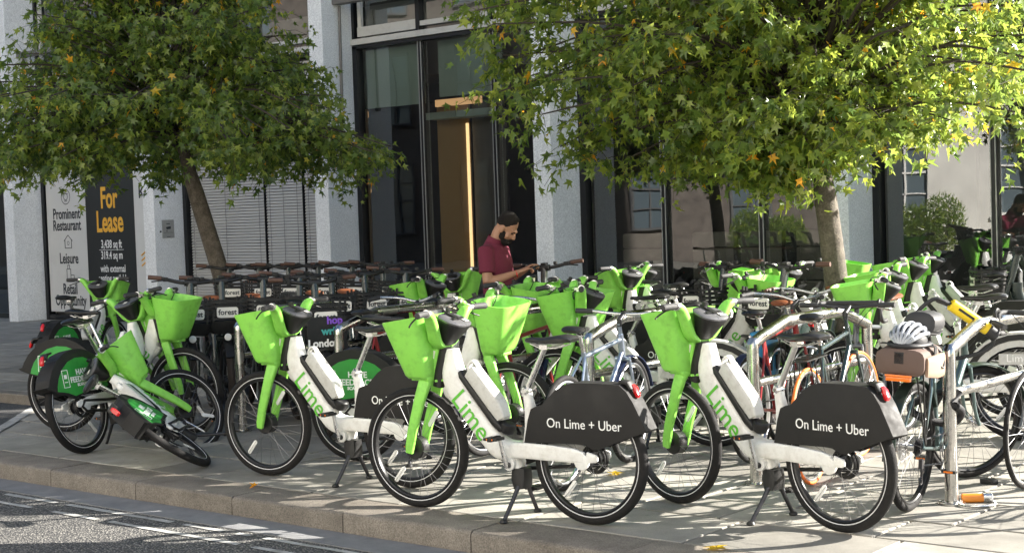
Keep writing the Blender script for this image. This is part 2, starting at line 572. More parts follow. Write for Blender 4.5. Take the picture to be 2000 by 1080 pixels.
    P.add('phone_strap', MB().box((.02, 0, .006), (.11, .034, .008)).box((.055, 0, .018), (.02, .026, .03)).box((-.02, .03, .004), (.02, .05, .006)).box((-.02, -.03, .004), (.02, .05, .006)).xf(M), 'black_plastic', parent=dd, bevel=.002)
    P.add('sticker', MB().box((-.05, -.03, .003), (.03, .03, .002)).xf(M), 'label_white', parent=dd)
    # seat
    sp_ = P.add('seat_post', MB().tube([(.405, 0, .665), (.265, 0, .935)], .0165, 14), 'steel')
    P.add('seat_clamp', MB().lathe((.387, 0, .698), (-.46, 0, .888), [(-.02, .024), (-.018, .030), (.014, .030), (.016, .022)], 16).box((.375, .03, .70), (.03, .04, .012)), 'steel', parent=sp_)
    sa = P.add('saddle', saddle_mb(.075, .385, .975), 'saddle_black')
    P.add('saddle_rails', MB().tube([(.12, .03, .955), (.18, .022, .935), (.29, .02, .935), (.35, .012, .955)], .004, 6).tube([(.12, -.03, .955), (.18, -.022, .935), (.29, -.02, .935), (.35, -.012, .955)], .004, 6).box((.26, 0, .938), (.05, .05, .025)), 'steel', parent=sa)
    # rear skirt
    poly = [(.378, .424), (.352, .545), (.33, .608), (.30, .622), (.26, .632), (.222, .668), (.175, .712), (.125, .742), (.07, .756), (-.08, .760), (-.22, .756), (-.262, .722), (-.30, .668), (-.34, .59), (-.372, .525), (-.36, .515), (-.20, .457), (-.09, .411), (-.055, .408), (.0, .432), (.06, .434)]

    def skirt(poly, y, th):
        m = MB()
        for sd in (-1, 1):
            m.prism(poly, sd * y - th, sd * y + th, 'y')
        top = poly[2:16]
        n = len(top)
        for i in range(n - 1):
            a, b = top[i], top[i + 1]
            m.add([(a[0], -y, a[1]), (a[0], y, a[1]), (b[0], y, b[1]), (b[0], -y, b[1])], [(0, 1, 2, 3)])
        return m
    s1 = P.add('rear_skirt', skirt(poly, .058, .004), 'skirt_black', var='uber', bevel=.0035)
    for sd in (1, -1):
        t = side_text('On Lime + Uber', .073, .0, .538, .0632, sd, bold=.0, sx=.93)
        P.add('lettering', t, 'print_white', parent=s1, recalc=False, smooth=False)
    # rounded skirt with a green panel
    arc = [(.02 + .39 * math.cos(q), .40 + .375 * math.sin(q)) for q in [R(a) for a in (24, 38, 52, 66, 80, 95, 110, 125, 140, 152, 160)]]
    poly2 = [(.378, .424), (.372, .49)] + [(x if x < .36 else .36, z) for x, z in arc] + [(-.385, .525), (-.36, .505), (-.19, .45), (-.09, .411), (-.055, .408), (0, .432), (.06, .434)]
    s2 = P.add('rear_skirt', skirt(poly2, .060, .004), 'skirt_black', var='feedback', bevel=.0035)
    arc3 = [(.03 + .30 * math.cos(q), .425 + .285 * math.sin(q)) for q in [R(a) for a in (8, 24, 42, 60, 78, 96, 114, 132, 148, 160, 168)]]
    pl = [(.29, .45)] + arc3 + [(-.15, .462), (-.07, .43), (.05, .45)]
    gp = MB()
    for sd in (-1, 1):
        gp.prism(pl, sd * .0635, sd * .0665, 'y')
    g2 = P.add('skirt_panel', gp, 'dark_lime', parent=s2)
    for sd in (1, -1):
        tx = MB()
        for body, sz, dz in (('HAVE', .058, .60), ('FEEDBACK?', .058, .548), ('SCAN HERE', .030, .508)):
            t = side_text(body, sz, -.03 if sd > 0 else .05, dz, .0672, sd, bold=.0015)
            tx.add(t.v, t.f)
        px = .155 if sd > 0 else -.15
        for (a, b, w, hh) in ((px - .032, .565, .005, .13), (px + .032, .565, .005, .13), (px, .628, .066, .005), (px, .502, .066, .005), (px, .58, .03, .03), (px, .54, .035, .006)):
            tx.box((a, sd * .0672, b), (w, .002, hh))
        P.add('lettering', tx, 'print_white', parent=s2, recalc=False, smooth=False)
    # older silver mudguard with black band
    arcg = [(.40 * math.cos(q), .345 + .40 * math.sin(q)) for q in [R(a) for a in range(20, 176, 12)]]
    inn = [(.30 * math.cos(q), .345 + .30 * math.sin(q)) for q in [R(a) for a in range(170, 18, -12)]]
    gm = MB()
    for sd in (-1, 1):
        gm.prism(arcg + inn, sd * .052 - .004, sd * .052 + .004, 'y')
    for i in range(len(arcg) - 1):
        a, b = arcg[i], arcg[i + 1]
        gm.add([(a[0], -.052, a[1]), (a[0], .052, a[1]), (b[0], .052, b[1]), (b[0], -.052, b[1])], [(0, 1, 2, 3)])
    s3 = P.add('rear_mudguard', gm, 'battery_grey', var='silver')
    inb = [(.345 * math.cos(q), .345 + .345 * math.sin(q)) for q in [R(a) for a in range(150, 28, -12)]]
    oub = [(.385 * math.cos(q), .345 + .385 * math.sin(q)) for q in [R(a) for a in range(30, 156, 12)]]
    bm_ = MB()
    for sd in (-1, 1):
        bm_.prism(oub + inb, sd * .057, sd * .059, 'y')
    P.add('band', bm_, 'black_plastic', parent=s3)
    t = side_text('Lime', .075, .02, .565, .060, 1)
    plq = MB().box((.02, .0575, .56), (.24, .003, .075)).box((.02, -.0575, .56), (.24, .003, .075))
    P.add('label_plate', plq, 'battery_grey', parent=s3)
    P.add('lettering', t, 'print_white', parent=s3, recalc=False, smooth=False)
    P.add('tail_light', MB().loft([(-.268, 0, .752), (-.283, 0, .735), (-.297, 0, .70), (-.296, 0, .688)], [.012, .017, .017, .012], [.008, .012, .012, .007], n=12, e=4), 'red_lens')
    P.add('light_bracket', MB().loft([(-.20, 0, .77), (-.25, 0, .762), (-.27, 0, .73)], [.03, .034, .034], [.008, .012, .012], n=10, e=4), 'black_plastic')
    # gear hub rings, chain case, centre stand, cranks
    gh = MB()
    for yy, rr_ in ((-.048, .075), (-.03, .07), (-.014, .055)):
        gh.torus((0, yy, .345), (0, 1, 0), rr_, .008, 28, 6)
    P.add('hub_guard', gh, 'black_plastic')
    P.add('chain_case', MB().tube([(.49, -.078, .345), (.50, -.078, .30), (.49, -.078, .255), (.25, -.078, .28), (0, -.078, .305), (-.04, -.078, .345), (0, -.078, .385), (.25, -.078, .36)], .011, 6, closed=True), 'black_plastic')
    st = P.add('centre_stand', MB().loft([(.44, 0, .275), (.44, 0, .22), (.435, 0, .165)], [.045, .05, .055], [.045, .05, .035], n=12, e=4), 'black_plastic')
    for sd in (-1, 1):
        P.add('leg', MB().tube([(.435, sd * .045, .18), (.442, sd * .085, .12), (.455, sd * .165, .012)], [.013, .012, .011], 10), 'dark_metal', parent=st)
        P.add('foot', MB().lathe((.456, sd * .168, 0), (0, 0, 1), [(.001, .02), (.006, .024), (.018, .018), (.022, .008)], 14), 'black_plastic', parent=st)
    ck = P.add('bottom_bracket', MB().tube([(.485, -.085, .295), (.485, .085, .295)], .016, 12), 'dark_metal')
    for sd, dx, dz in ((1, .03, .155), (-1, -.03, -.155)):
        cm = MB().loft([(.485 - dx * .08, sd * .082, .295 - dz * .08), (.485, sd * .082, .295), (.485 + dx * .5, sd * .09, .295 + dz * .5), (.485 + dx, sd * .095, .295 + dz)], .007, [.010, .015, .012, .011], n=10)
        a = P.add('crank_arm', cm, 'steel', parent=ck)
        pm = MB().box((.485 + dx, sd * .148, .295 + dz), (.085, .085, .016)).box((.485 + dx, sd * .148, .295 + dz), (.03, .095, .026))
        P.add('pedal', pm, 'black_plastic', parent=ck, bevel=.004)
        P.add('pedal_reflector', MB().box((.485 + dx, sd * .1915, .295 + dz), (.04, .003, .010)), 'orange_lens', parent=ck)
    return P


# ---------------------------------------------------------------- dark hire e-bike with basket and brown grips
FAX = ((1.09, 0, .34), (-.27, 0, .963))


def make_forest():
    P = Proto()
    Rw = .335
    add_wheel(P, 'front_wheel', 1.13, Rw, .031, tyre='tyre_worn', hub_r=.06, hub_w=.055, hub='black_plastic', steer=True, stripe=False, nsp=20, refl=False)
    add_wheel(P, 'rear_wheel', 0, Rw, .031, tyre='tyre_worn', hub_r=.05, hub_w=.06, stripe=False, nsp=20, refl=False)
    fr = MB()
    fr.loft(smooth_path([(.885, 0, .90), (.88, 0, .80), (.80, 0, .64), (.62, 0, .42), (.50, 0, .33), (.40, 0, .33)], 3), .046, .055, n=14, e=3)
    fr.loft([(.42, 0, .30), (.31, 0, .62), (.27, 0, .72)], .026, .03, n=12)
    for sd in (-1, 1):
        fr.loft([(.45, sd * .04, .33), (.2, sd * .06, .345), (0, sd * .065, .335)], .012, .026, n=10, e=3)
        fr.loft([(.32, sd * .03, .60), (.16, sd * .06, .49), (0, sd * .065, .345)], .009, .014, n=8)
    P.add('frame', fr, 'forest_frame')
    for nm, x, a0, a1, stf in (('rear_mudguard', 0, 10, 190, False), ('front_mudguard', 1.13, 40, 160, True)):
        m = MB()
        pts = [(x - (Rw + .018) * math.cos(R(180 - a)), 0, Rw + (Rw + .018) * math.sin(R(a))) for a in range(a0, a1, 12)]
        m.loft(pts, .036, .006, n=8)
        P.add(nm, m, 'black_plastic', steer=stf)
    fk = MB()
    for sd in (-1, 1):
        fk.loft([(1.13, sd * .07, .33), (1.07, sd * .074, .58), (1.03, sd * .06, .70)], .011, [.016, .02, .024], n=10)
    fk.loft([(1.03, -.075, .70), (1.03, .075, .70)], .024, .022, side=(1, 0, 0), n=10)
    fk.loft([(1.03, 0, .69), (.93, 0, .93), (.90, 0, 1.05), (.872, 0, 1.165)], [.026, .024, .026, .03], [.026, .026, .032, .03], n=12, e=3)
    P.add('fork', fk, 'forest_frame', steer=True)
    hb = MB().tube(smooth_path([(.80, -.34, 1.205), (.815, -.24, 1.20), (.85, -.13, 1.178), (.868, -.05, 1.168), (.868, .05, 1.168), (.85, .13, 1.178), (.815, .24, 1.20), (.80, .34, 1.205)], 4), .0155, 10)
    hb.loft([(.868, -.05, 1.168), (.868, .05, 1.168)], .034, .028, side=(1, 0, 0), n=12, e=3)
    h = P.add('handlebar', hb, 'black_plastic', steer=True)
    for sd in (-1, 1):
        P.add('grip', MB().tube([(.815, sd * .235, 1.20), (.80, sd * .345, 1.206)], .019, 12), 'brown_grip', parent=h)
        P.add('brake_lever', MB().tube(smooth_path([(.84, sd * .20, 1.19), (.875, sd * .23, 1.185), (.862, sd * .32, 1.17)], 3), .006, 6).box((.838, sd * .205, 1.192), (.05, .04, .035)), 'black_plastic', parent=h)
    P.add('display', MB().box((.862, 0, 1.205), (.06, .05, .02)).box((.845, .1, 1.205), (.03, .03, .03)), 'black_plastic', parent=h, bevel=.004)
    # basket: solid lower tub, slatted sides
    bx0, bx1, bw, z0, z1 = .985, 1.27, .185, .76, 1.0
    b = MB()
    b.loft([(1.12, 0, z0), (1.125, 0, z0 + .03), (1.13, 0, z0 + .10)], [.13, .155, .165], [.10, .115, .125], side=(0, 1, 0), n=20, e=5)
    ba = P.add('basket', b, 'black_plastic', steer=True)
    for q in range(5):
        z = z0 + .105 + q * .034
        w = .166 + .006 * q
        l = .127 + .004 * q
        rr = []
        for zz in (z, z + .017):
            rr.append([(1.13 + math.copysign(abs(math.cos(a)) ** .4, math.cos(a)) * l, math.copysign(abs(math.sin(a)) ** .4, math.sin(a)) * w, zz) for a in [2 * math.pi * (j + .5) / 24 for j in range(24)]])
        inn = [[(1.13 + (x - 1.13) * .95, y * .96, zz) for x, y, zz in rg] for rg in rr[::-1]]
        P.add('slat', MB().rings(rr + inn, cap=False, closed=True), 'black_plastic', parent=ba)
    pm = MB()
    for j in range(8):
        a = 2 * math.pi * (j + .5) / 8
        pm.box((1.13 + math.copysign(abs(math.cos(a)) ** .4, math.cos(a)) * .128, math.copysign(abs(math.sin(a)) ** .4, math.sin(a)) * .168, z0 + .19), (.016, .016, .19))
    P.add('basket_posts', pm, 'black_plastic', parent=ba, kind='stuff')
    lb = P.add('label_plate', MB().loft([(1.262, 0, .925), (1.268, 0, .925)], [.088, .088], [.044, .044], side=(0, 1, 0), n=16, e=6), 'label_white', parent=ba, steer=True)
    M = Matrix.Translation((1.2695, 0, .925)) @ Matrix(((0, 0, 1, 0), (1, 0, 0, 0), (0, 1, 0, 0), (0, 0, 0, 1)))
    t = text_mb('forest', .062, M, bold=.0015)
    me_t = t.mesh('lettering', MATS['print_dark'], smooth=False, recalc=False)
    P.add('lettering', me_t, None, parent=ba)
    P.add('headlight', MB().lathe((1.245, 0, .72), (1, 0, 0), [(-.03, .016), (-.02, .026), (.01, .03), (.015, .022)], 14), 'white_reflector', steer=True)
    P.add('seat_post', MB().tube([(.275, 0, .70), (.235, 0, .955)], .015, 12), 'steel')
    P.add('saddle', saddle_mb(.075, .345, .985, .085), 'brown_leather', var='brown')
    P.add('saddle', saddle_mb(.075, .345, .985, .085), 'saddle_black', var='black')
    P.add('tail_light', MB().box((-.33, 0, .62), (.025, .05, .035)), 'red_lens', bevel=.005)
    ck = P.add('bottom_bracket', MB().tube([(.45, -.08, .29), (.45, .08, .29)], .03, 12), 'dark_metal')
    for sd in (1, -1):
        P.add('crank_arm', MB().loft([(.45, sd * .085, .29), (.45 + sd * .16, sd * .095, .27)], .007, .012, n=8), 'black_plastic', parent=ck)
        P.add('pedal', MB().box((.45 + sd * .16, sd * .145, .27), (.085, .085, .018)), 'black_plastic', parent=ck, bevel=.004)
    P.add('kick_stand', MB().tube([(.38, .06, .29), (.33, .16, .012)], .010, 8), 'dark_metal')
    P.add('rear_panel', MB().prism([(.16, .50), (.10, .66), (-.10, .70), (-.22, .60), (-.10, .47)], .06, .066, 'y').prism([(.16, .50), (.10, .66), (-.10, .70), (-.22, .60), (-.10, .47)], -.066, -.06, 'y'), 'forest_frame', bevel=.002)
    return P


# ---------------------------------------------------------------- private diamond-frame bicycles
def make_bike(frame, rim, tyre, tr=.017, bar='flat', saddle='saddle_black', guards=None, rack=False, ft=.0155, dt=.0165, grip='rubber_grip', stripe=False, seat_h=.96, slope=.0, hub='steel', discs=False, rear_guard=True):
    P = Proto()
    Rw = .345
    WB = 1.03
    add_wheel(P, 'front_wheel', WB, Rw, tr, rim=rim, tyre=tyre, hub_r=.026, hub=hub, steer=True, stripe=stripe, refl=False)
    add_wheel(P, 'rear_wheel', 0, Rw, tr, rim=rim, tyre=tyre, hub_r=.028, hub=hub, stripe=stripe, refl=False)
    bb = (.43, 0, .28)
    sc = (.275, 0, .80 - slope)
    ht, hbm = (.855, 0, .86), (.895, 0, .72)
    fr = MB()
    fr.tube([bb, sc], ft, 12)
    fr.tube([(sc[0] + .005, 0, sc[2] - .03), (ht[0] + .008, 0, ht[2] - .035)], ft, 12)
    fr.tube([bb, (hbm[0] - .004, 0, hbm[2] + .025)], dt, 12)
    fr.tube([(ht[0], 0, ht[2]), (hbm[0], 0, hbm[2])], .021, 12)
    fr.tube([(bb[0], -.035, bb[2]), (bb[0], .035, bb[2])], .022, 12)
    for sd in (-1, 1):
        fr.tube([(.40, sd * .02, .285), (.25, sd * .045, .305), (0, sd * .064, .345)], [.010, .010, .008], 8)
        fr.tube([(sc[0], sd * .012, sc[2] - .03), (.16, sd * .045, .62), (0, sd * .064, .345)], [.008, .008, .007], 8)
    P.add('frame', fr, frame)
    fk = MB()
    for sd in (-1, 1):
        fk.tube(smooth_path([(.905, sd * .045, .69), (.945, sd * .055, .55), (.985, sd * .056, .43), (WB, sd * .056, Rw)], 3), .011, 8)
    fk.tube([(.902, -.05, .695), (.902, .05, .695)], .016, 10)
    fk.tube([(.904, 0, .69), (.84, 0, .93)], .014, 10)
    P.add('fork', fk, frame, steer=True)
    P.add('stem', MB().tube([(.845, 0, .91), (.84, 0, .95), (.915, 0, .985)], [.016, .018, .017], 10), 'dark_metal', steer=True)
    if bar == 'flat':
        pts = smooth_path([(.875, -.31, 1.0), (.89, -.2, .998), (.915, -.06, .985), (.915, .06, .985), (.89, .2, .998), (.875, .31, 1.0)], 3)
        h = P.add('handlebar', MB().tube(pts, .0115, 10), 'dark_metal' if frame != 'bike_silver' else 'steel', steer=True)
        for sd in (-1, 1):
            P.add('grip', MB().tube([(.888, sd * .205, .998), (.875, sd * .32, 1.0)], .0165, 12), grip, parent=h)
            P.add('brake_lever', MB().tube(smooth_path([(.90, sd * .18, .99), (.93, sd * .21, .975), (.925, sd * .29, .96)], 3), .0055, 6), 'steel', parent=h)
    elif bar == 'swept':
        pts = smooth_path([(.70, -.31, 1.03), (.80, -.28, 1.04), (.905, -.15, 1.02), (.92, -.04, .99), (.92, .04, .99), (.905, .15, 1.02), (.80, .28, 1.04), (.70, .31, 1.03)], 4)
        h = P.add('handlebar', MB().tube(pts, .0115, 10), 'steel', steer=True)
        for sd in (-1, 1):
            P.add('grip', MB().tube([(.79, sd * .283, 1.04), (.68, sd * .313, 1.028)], .0165, 12), grip, parent=h)
            P.add('brake_lever', MB().tube(smooth_path([(.86, sd * .24, 1.02), (.87, sd * .27, 1.0), (.76, sd * .32, 1.0)], 3), .0055, 6), 'steel', parent=h)
    else:
        h = None
        m = MB()
        for sd in (-1, 1):
            m.tube(smooth_path([(.915, 0, .985), (.915, sd * .15, .985), (.93, sd * .195, .985), (1.0, sd * .205, .98), (1.015, sd * .205, .93), (.985, sd * .21, .87), (.90, sd * .21, .865)], 4), .0155, 10)
        h = P.add('handlebar', m, 'rubber_grip', steer=True)
        for sd in (-1, 1):
            P.add('brake_lever', MB().loft(smooth_path([(.99, sd * .205, .985), (1.03, sd * .205, 1.005), (1.055, sd * .205, .975), (1.04, sd * .205, .88)], 3), .011, [.014] * 4 + [.012] * 3 + [.006] * 3, n=8), 'black_plastic', parent=h)
    cm = MB()
    for sd in (-1, 1):
        cm.tube(smooth_path([(.91, sd * .19, .985), (.99, sd * .12, .97), (.97, sd * .03, .86), (.91, sd * .02, .78)], 5), .0028, 5)
    P.add('brake_cables', cm, 'cable', steer=True)
    P.add('seat_post', MB().tube([sc, (sc[0] - .058, 0, seat_h - .03)], .0135, 12), 'steel' if frame != 'bike_green' else 'black_plastic')
    sa = P.add('saddle', saddle_mb(.075, .345, seat_h, .074), saddle)
    P.add('saddle_rails', MB().tube([(.11, .03, seat_h - .015), (.18, .02, seat_h - .035), (.25, .02, seat_h - .035), (.31, .012, seat_h - .015)], .004, 6).tube([(.11, -.03, seat_h - .015), (.18, -.02, seat_h - .035), (.25, -.02, seat_h - .035), (.31, -.012, seat_h - .015)], .004, 6), 'steel', parent=sa)
    if guards:
        for nm, x, a0, a1, stf in (('rear_mudguard', 0, 30, 195, False), ('front_mudguard', WB, 20, 165, True)):
            if not rear_guard and x == 0: continue
            pts = [(x + (Rw + .012) * math.cos(R(a)), 0, Rw + (Rw + .012) * math.sin(R(a))) for a in range(a0, a1, 11)]
            P.add(nm, MB().loft(pts, tr + .012, .006, n=10), guards, steer=stf)
            ms = MB()
            for sd in (-1, 1):
                ms.tube([pts[-3][:1] + (sd * (tr + .01),) + pts[-3][2:], (x, sd * .06, Rw)], .0025, 5)
            P.add('guard_stay', ms, 'dark_metal', steer=stf)
    if rack:
        rk = MB()
        z = .745
        for sd in (-1, 1):
            rk.tube([(.24, sd * .03, z), (.20, sd * .065, z), (-.20, sd * .065, z), (-.22, sd * .03, z)], .005, 6)
            for xx in (.08, -.04, -.14):
                rk.tube([(xx, sd * .065, z), (.0, sd * .075, .36)], .0045, 6)
        for xx in (.2, .1, 0, -.1, -.2):
            rk.tube([(xx, -.065, z), (xx, .065, z)], .004, 6)
        P.add('rack', rk, 'black_plastic')
    if discs:
        P.add('brake_disc', MB().lathe((0, .05, Rw), (0, 1, 0), [(-.001, .055), (-.001, .08), (.001, .08), (.001, .055)], 28), 'steel')
    ck = P.add('chain_ring', MB().torus((bb[0], -.045, bb[2]), (0, 1, 0), .085, .006, 36, 6, ra=.002).torus((bb[0], -.045, bb[2]), (0, 1, 0), .05, .008, 24, 6, ra=.002).box((bb[0], -.045, bb[2]), (.16, .003, .012)).box((bb[0], -.045, bb[2]), (.012, .003, .16)), 'dark_metal')
    P.add('chain', MB().tube([(bb[0], -.045, bb[2] + .085), (0, -.045, Rw + .035)], .005, 4).tube([(bb[0], -.045, bb[2] - .085), (0.02, -.045, Rw - .10)], .005, 4), 'dark_metal', parent=ck)
    for sd in (1, -1):
        P.add('crank_arm', MB().loft([(bb[0], sd * .06, bb[2]), (bb[0] + sd * .09, sd * .07, bb[2] - .06), (bb[0] + sd * .145, sd * .075, bb[2] - .095)], .006, .012, n=8), 'steel', parent=ck)
        P.add('pedal', MB().box((bb[0] + sd * .145, sd * .125, bb[2] - .095), (.09, .08, .016)), 'black_plastic', parent=ck, bevel=.004)
        P.add('pedal_reflector', MB().box((bb[0] + sd * .145 - .046, sd * .125, bb[2] - .095), (.003, .05, .010)), 'orange_lens', parent=ck)
    cs = MB()
    for i, rr_ in enumerate((.05, .045, .039, .033, .027)):
        cs.lathe((0, -.03 - i * .006, Rw), (0, 1, 0), [(-.001, rr_ * .5), (-.001, rr_), (.001, rr_), (.001, rr_ * .5)], 24)
    P.add('cassette', cs, 'dark_metal')
    P.add('derailleur', MB().box((.0, -.055, .26), (.03, .018, .05)).torus((.02, -.055, .225), (0, 1, 0), .02, .005, 16, 5).torus((.0, -.055, .17), (0, 1, 0), .02, .005, 16, 5).box((.01, -.055, .20), (.015, .01, .08)), 'dark_metal')
    return P
# ------------------------------------------------------------------ ground
rng = random.Random(7)
KERB_Y, KERB_W, KERB_H = 5.82, .33, .12
GLASS_Y, FIN_Y = 15.714, 15.086
BX0, BD = -24.363, 4.156            # right face of the first visible fin, fin spacing
BX_END = -4.9                       # corner of the office building


def stone_mat(name, c1, c2, speck=0.0, rough=.75, scale=3.0, bump=.25, var=.12, fine=180.0, gum=False):
    m = bpy.data.materials.new(name)
    m.use_nodes = True
    N, L = m.node_tree.nodes, m.node_tree.links
    b = N['Principled BSDF']
    tc = N.new('ShaderNodeTexCoord')
    geo = N.new('ShaderNodeNewGeometry')
    oi = N.new('ShaderNodeObjectInfo')
    n1 = N.new('ShaderNodeTexNoise')
    n1.inputs['Scale'].default_value = scale
    n1.inputs['Detail'].default_value = 9
    n1.inputs['Roughness'].default_value = .65
    L.new(geo.outputs['Position'], n1.inputs['Vector'])
    ramp = N.new('ShaderNodeValToRGB')
    ramp.color_ramp.elements[0].position = .33
    ramp.color_ramp.elements[1].position = .68
    ramp.color_ramp.elements[0].color = (*c1, 1)
    ramp.color_ramp.elements[1].color = (*c2, 1)
    L.new(n1.outputs['Fac'], ramp.inputs['Fac'])
    n2 = N.new('ShaderNodeTexNoise')
    n2.inputs['Scale'].default_value = fine
    n2.inputs['Detail'].default_value = 3
    L.new(geo.outputs['Position'], n2.inputs['Vector'])
    mr = N.new('ShaderNodeMapRange')
    mr.inputs[1].default_value = .3
    mr.inputs[2].default_value = .7
    mr.inputs[3].default_value = 1 - speck
    mr.inputs[4].default_value = 1 + speck
    L.new(n2.outputs['Fac'], mr.inputs[0])
    vr = N.new('ShaderNodeMapRange')
    vr.inputs[3].default_value = 1 - var
    vr.inputs[4].default_value = 1 + var
    L.new(oi.outputs['Random'], vr.inputs[0])
    mm = N.new('ShaderNodeMath')
    mm.operation = 'MULTIPLY'
    L.new(mr.outputs[0], mm.inputs[0])
    L.new(vr.outputs[0], mm.inputs[1])
    sc = N.new('ShaderNodeVectorMath')
    sc.operation = 'SCALE'
    L.new(ramp.outputs[0], sc.inputs[0])
    L.new(mm.outputs[0], sc.inputs['Scale'])
    outc = sc.outputs[0]
    if gum:
        # trodden-in gum spots and darker oil blotches
        vo = N.new('ShaderNodeTexVoronoi')
        vo.inputs['Scale'].default_value = 5.5
        L.new(geo.outputs['Position'], vo.inputs['Vector'])
        g1 = N.new('ShaderNodeMapRange')
        g1.inputs[1].default_value = .06
        g1.inputs[2].default_value = .11
        g1.inputs[3].default_value = .45
        g1.inputs[4].default_value = 0
        L.new(vo.outputs['Distance'], g1.inputs[0])
        n3 = N.new('ShaderNodeTexNoise')
        n3.inputs['Scale'].default_value = .9
        n3.inputs['Detail'].default_value = 5
        L.new(geo.outputs['Position'], n3.inputs['Vector'])
        g2 = N.new('ShaderNodeMapRange')
        g2.inputs[1].default_value = .55
        g2.inputs[2].default_value = .75
        g2.inputs[3].default_value = 0
        g2.inputs[4].default_value = .38
        L.new(n3.outputs['Fac'], g2.inputs[0])
        gm = N.new('ShaderNodeMath')
        gm.operation = 'MAXIMUM'
        L.new(g1.outputs[0], gm.inputs[0])
        L.new(g2.outputs[0], gm.inputs[1])
        gx = N.new('ShaderNodeMix')
        gx.data_type = 'RGBA'
        L.new(gm.outputs[0], gx.inputs['Factor'])
        L.new(outc, gx.inputs['A'])
        gx.inputs['B'].default_value = (.09, .085, .075, 1)
        outc = gx.outputs['Result']
    L.new(outc, b.inputs['Base Color'])
    b.inputs['Roughness'].default_value = rough
    bp = N.new('ShaderNodeBump')
    bp.inputs['Strength'].default_value = bump
    bp.inputs['Distance'].default_value = .004
    ad = N.new('ShaderNodeMath')
    L.new(n2.outputs['Fac'], ad.inputs[0])
    L.new(n1.outputs['Fac'], ad.inputs[1])
    L.new(ad.outputs[0], bp.inputs['Height'])
    L.new(bp.outputs[0], b.inputs['Normal'])
    MATS[name] = m
    return m


def asphalt_mat(name, dark, light, sc=95.0):
    """tar with exposed pale aggregate"""
    m = bpy.data.materials.new(name)
    m.use_nodes = True
    N, L = m.node_tree.nodes, m.node_tree.links
    b = N['Principled BSDF']
    geo = N.new('ShaderNodeNewGeometry')
    vo = N.new('ShaderNodeTexVoronoi')
    vo.inputs['Scale'].default_value = sc
    L.new(geo.outputs['Position'], vo.inputs['Vector'])
    r1 = N.new('ShaderNodeMapRange')
    r1.inputs[1].default_value = .25
    r1.inputs[2].default_value = .62
    r1.inputs[3].default_value = 1
    r1.inputs[4].default_value = 0
    L.new(vo.outputs['Distance'], r1.inputs[0])
    sep = N.new('ShaderNodeSeparateColor')
    L.new(vo.outputs['Color'], sep.inputs[0])
    r2 = N.new('ShaderNodeMapRange')
    r2.inputs[1].default_value = .1
    r2.inputs[2].default_value = 1
    r2.inputs[3].default_value = .12
    r2.inputs[4].default_value = 1
    L.new(sep.outputs[0], r2.inputs[0])
    mu = N.new('ShaderNodeMath')
    mu.operation = 'MULTIPLY'
    L.new(r1.outputs[0], mu.inputs[0])
    L.new(r2.outputs[0], mu.inputs[1])
    nz = N.new('ShaderNodeTexNoise')
    nz.inputs['Scale'].default_value = 1.3
    nz.inputs['Detail'].default_value = 6
    L.new(geo.outputs['Position'], nz.inputs['Vector'])
    r3 = N.new('ShaderNodeMapRange')
    r3.inputs[1].default_value = .3
    r3.inputs[2].default_value = .7
    r3.inputs[3].default_value = .75
    r3.inputs[4].default_value = 1.15
    L.new(nz.outputs['Fac'], r3.inputs[0])
    mu2 = N.new('ShaderNodeMath')
    mu2.operation = 'MULTIPLY'
    L.new(mu.outputs[0], mu2.inputs[0])
    L.new(r3.outputs[0], mu2.inputs[1])
    mx = N.new('ShaderNodeMix')
    mx.data_type = 'RGBA'
    mx.inputs['A'].default_value = (*dark, 1)
    mx.inputs['B'].default_value = (*light, 1)
    L.new(mu2.outputs[0], mx.inputs['Factor'])
    L.new(mx.outputs['Result'], b.inputs['Base Color'])
    b.inputs['Roughness'].default_value = .8
    bp = N.new('ShaderNodeBump')
    bp.inputs['Strength'].default_value = .9
    bp.inputs['Distance'].default_value = .006
    L.new(mu.outputs[0], bp.inputs['Height'])
    L.new(bp.outputs[0], b.inputs['Normal'])
    MATS[name] = m


asphalt_mat('asphalt', (.03, .03, .031), (.40, .38, .34), 80)
asphalt_mat('bay_asphalt', (.03, .03, .03), (.16, .155, .15), 70)
stone_mat('york_stone', (.198, .187, .162), (.325, .308, .268), .16, .72, 2.6, .3, .26, 180, gum=True)
stone_mat('kerb_granite', (.125, .108, .088), (.215, .19, .158), .40, .7, 5, .3, .08, 130)
stone_mat('gutter', (.15, .15, .155), (.22, .22, .22), .12, .75, 6)
stone_mat('joint', (.014, .013, .012), (.03, .027, .024), .2)
stone_mat('worn_paint', (.20, .20, .19), (.46, .455, .435), .25, .7, 9, .3)
stone_mat('fin_stone', (.75, .76, .755), (.85, .86, .855), .20, .7, 2, .08, .03, 62)
stone_mat('pale_stone', (.60, .58, .54), (.74, .72, .67), .12, .75, 1.5, .2, .05)
stone_mat('shade_dark_wall', (.10, .085, .075), (.17, .145, .125), .2, .8, 3)  # wall across the street: shade is put into this dark base colour

road = link('road', MB().add([(-160, -160, -KERB_H), (160, -160, -KERB_H), (160, 160, -KERB_H), (-160, 160, -KERB_H)], [(0, 1, 2, 3)]).mesh('road', MATS['asphalt'], smooth=False))
tag(road, kind='structure')
gt = link('gutter', MB().box((-12, KERB_Y - .135, -KERB_H + .002), (66, .26, .005)).mesh('gutter', MATS['gutter'], smooth=False))
tag(gt, kind='structure')


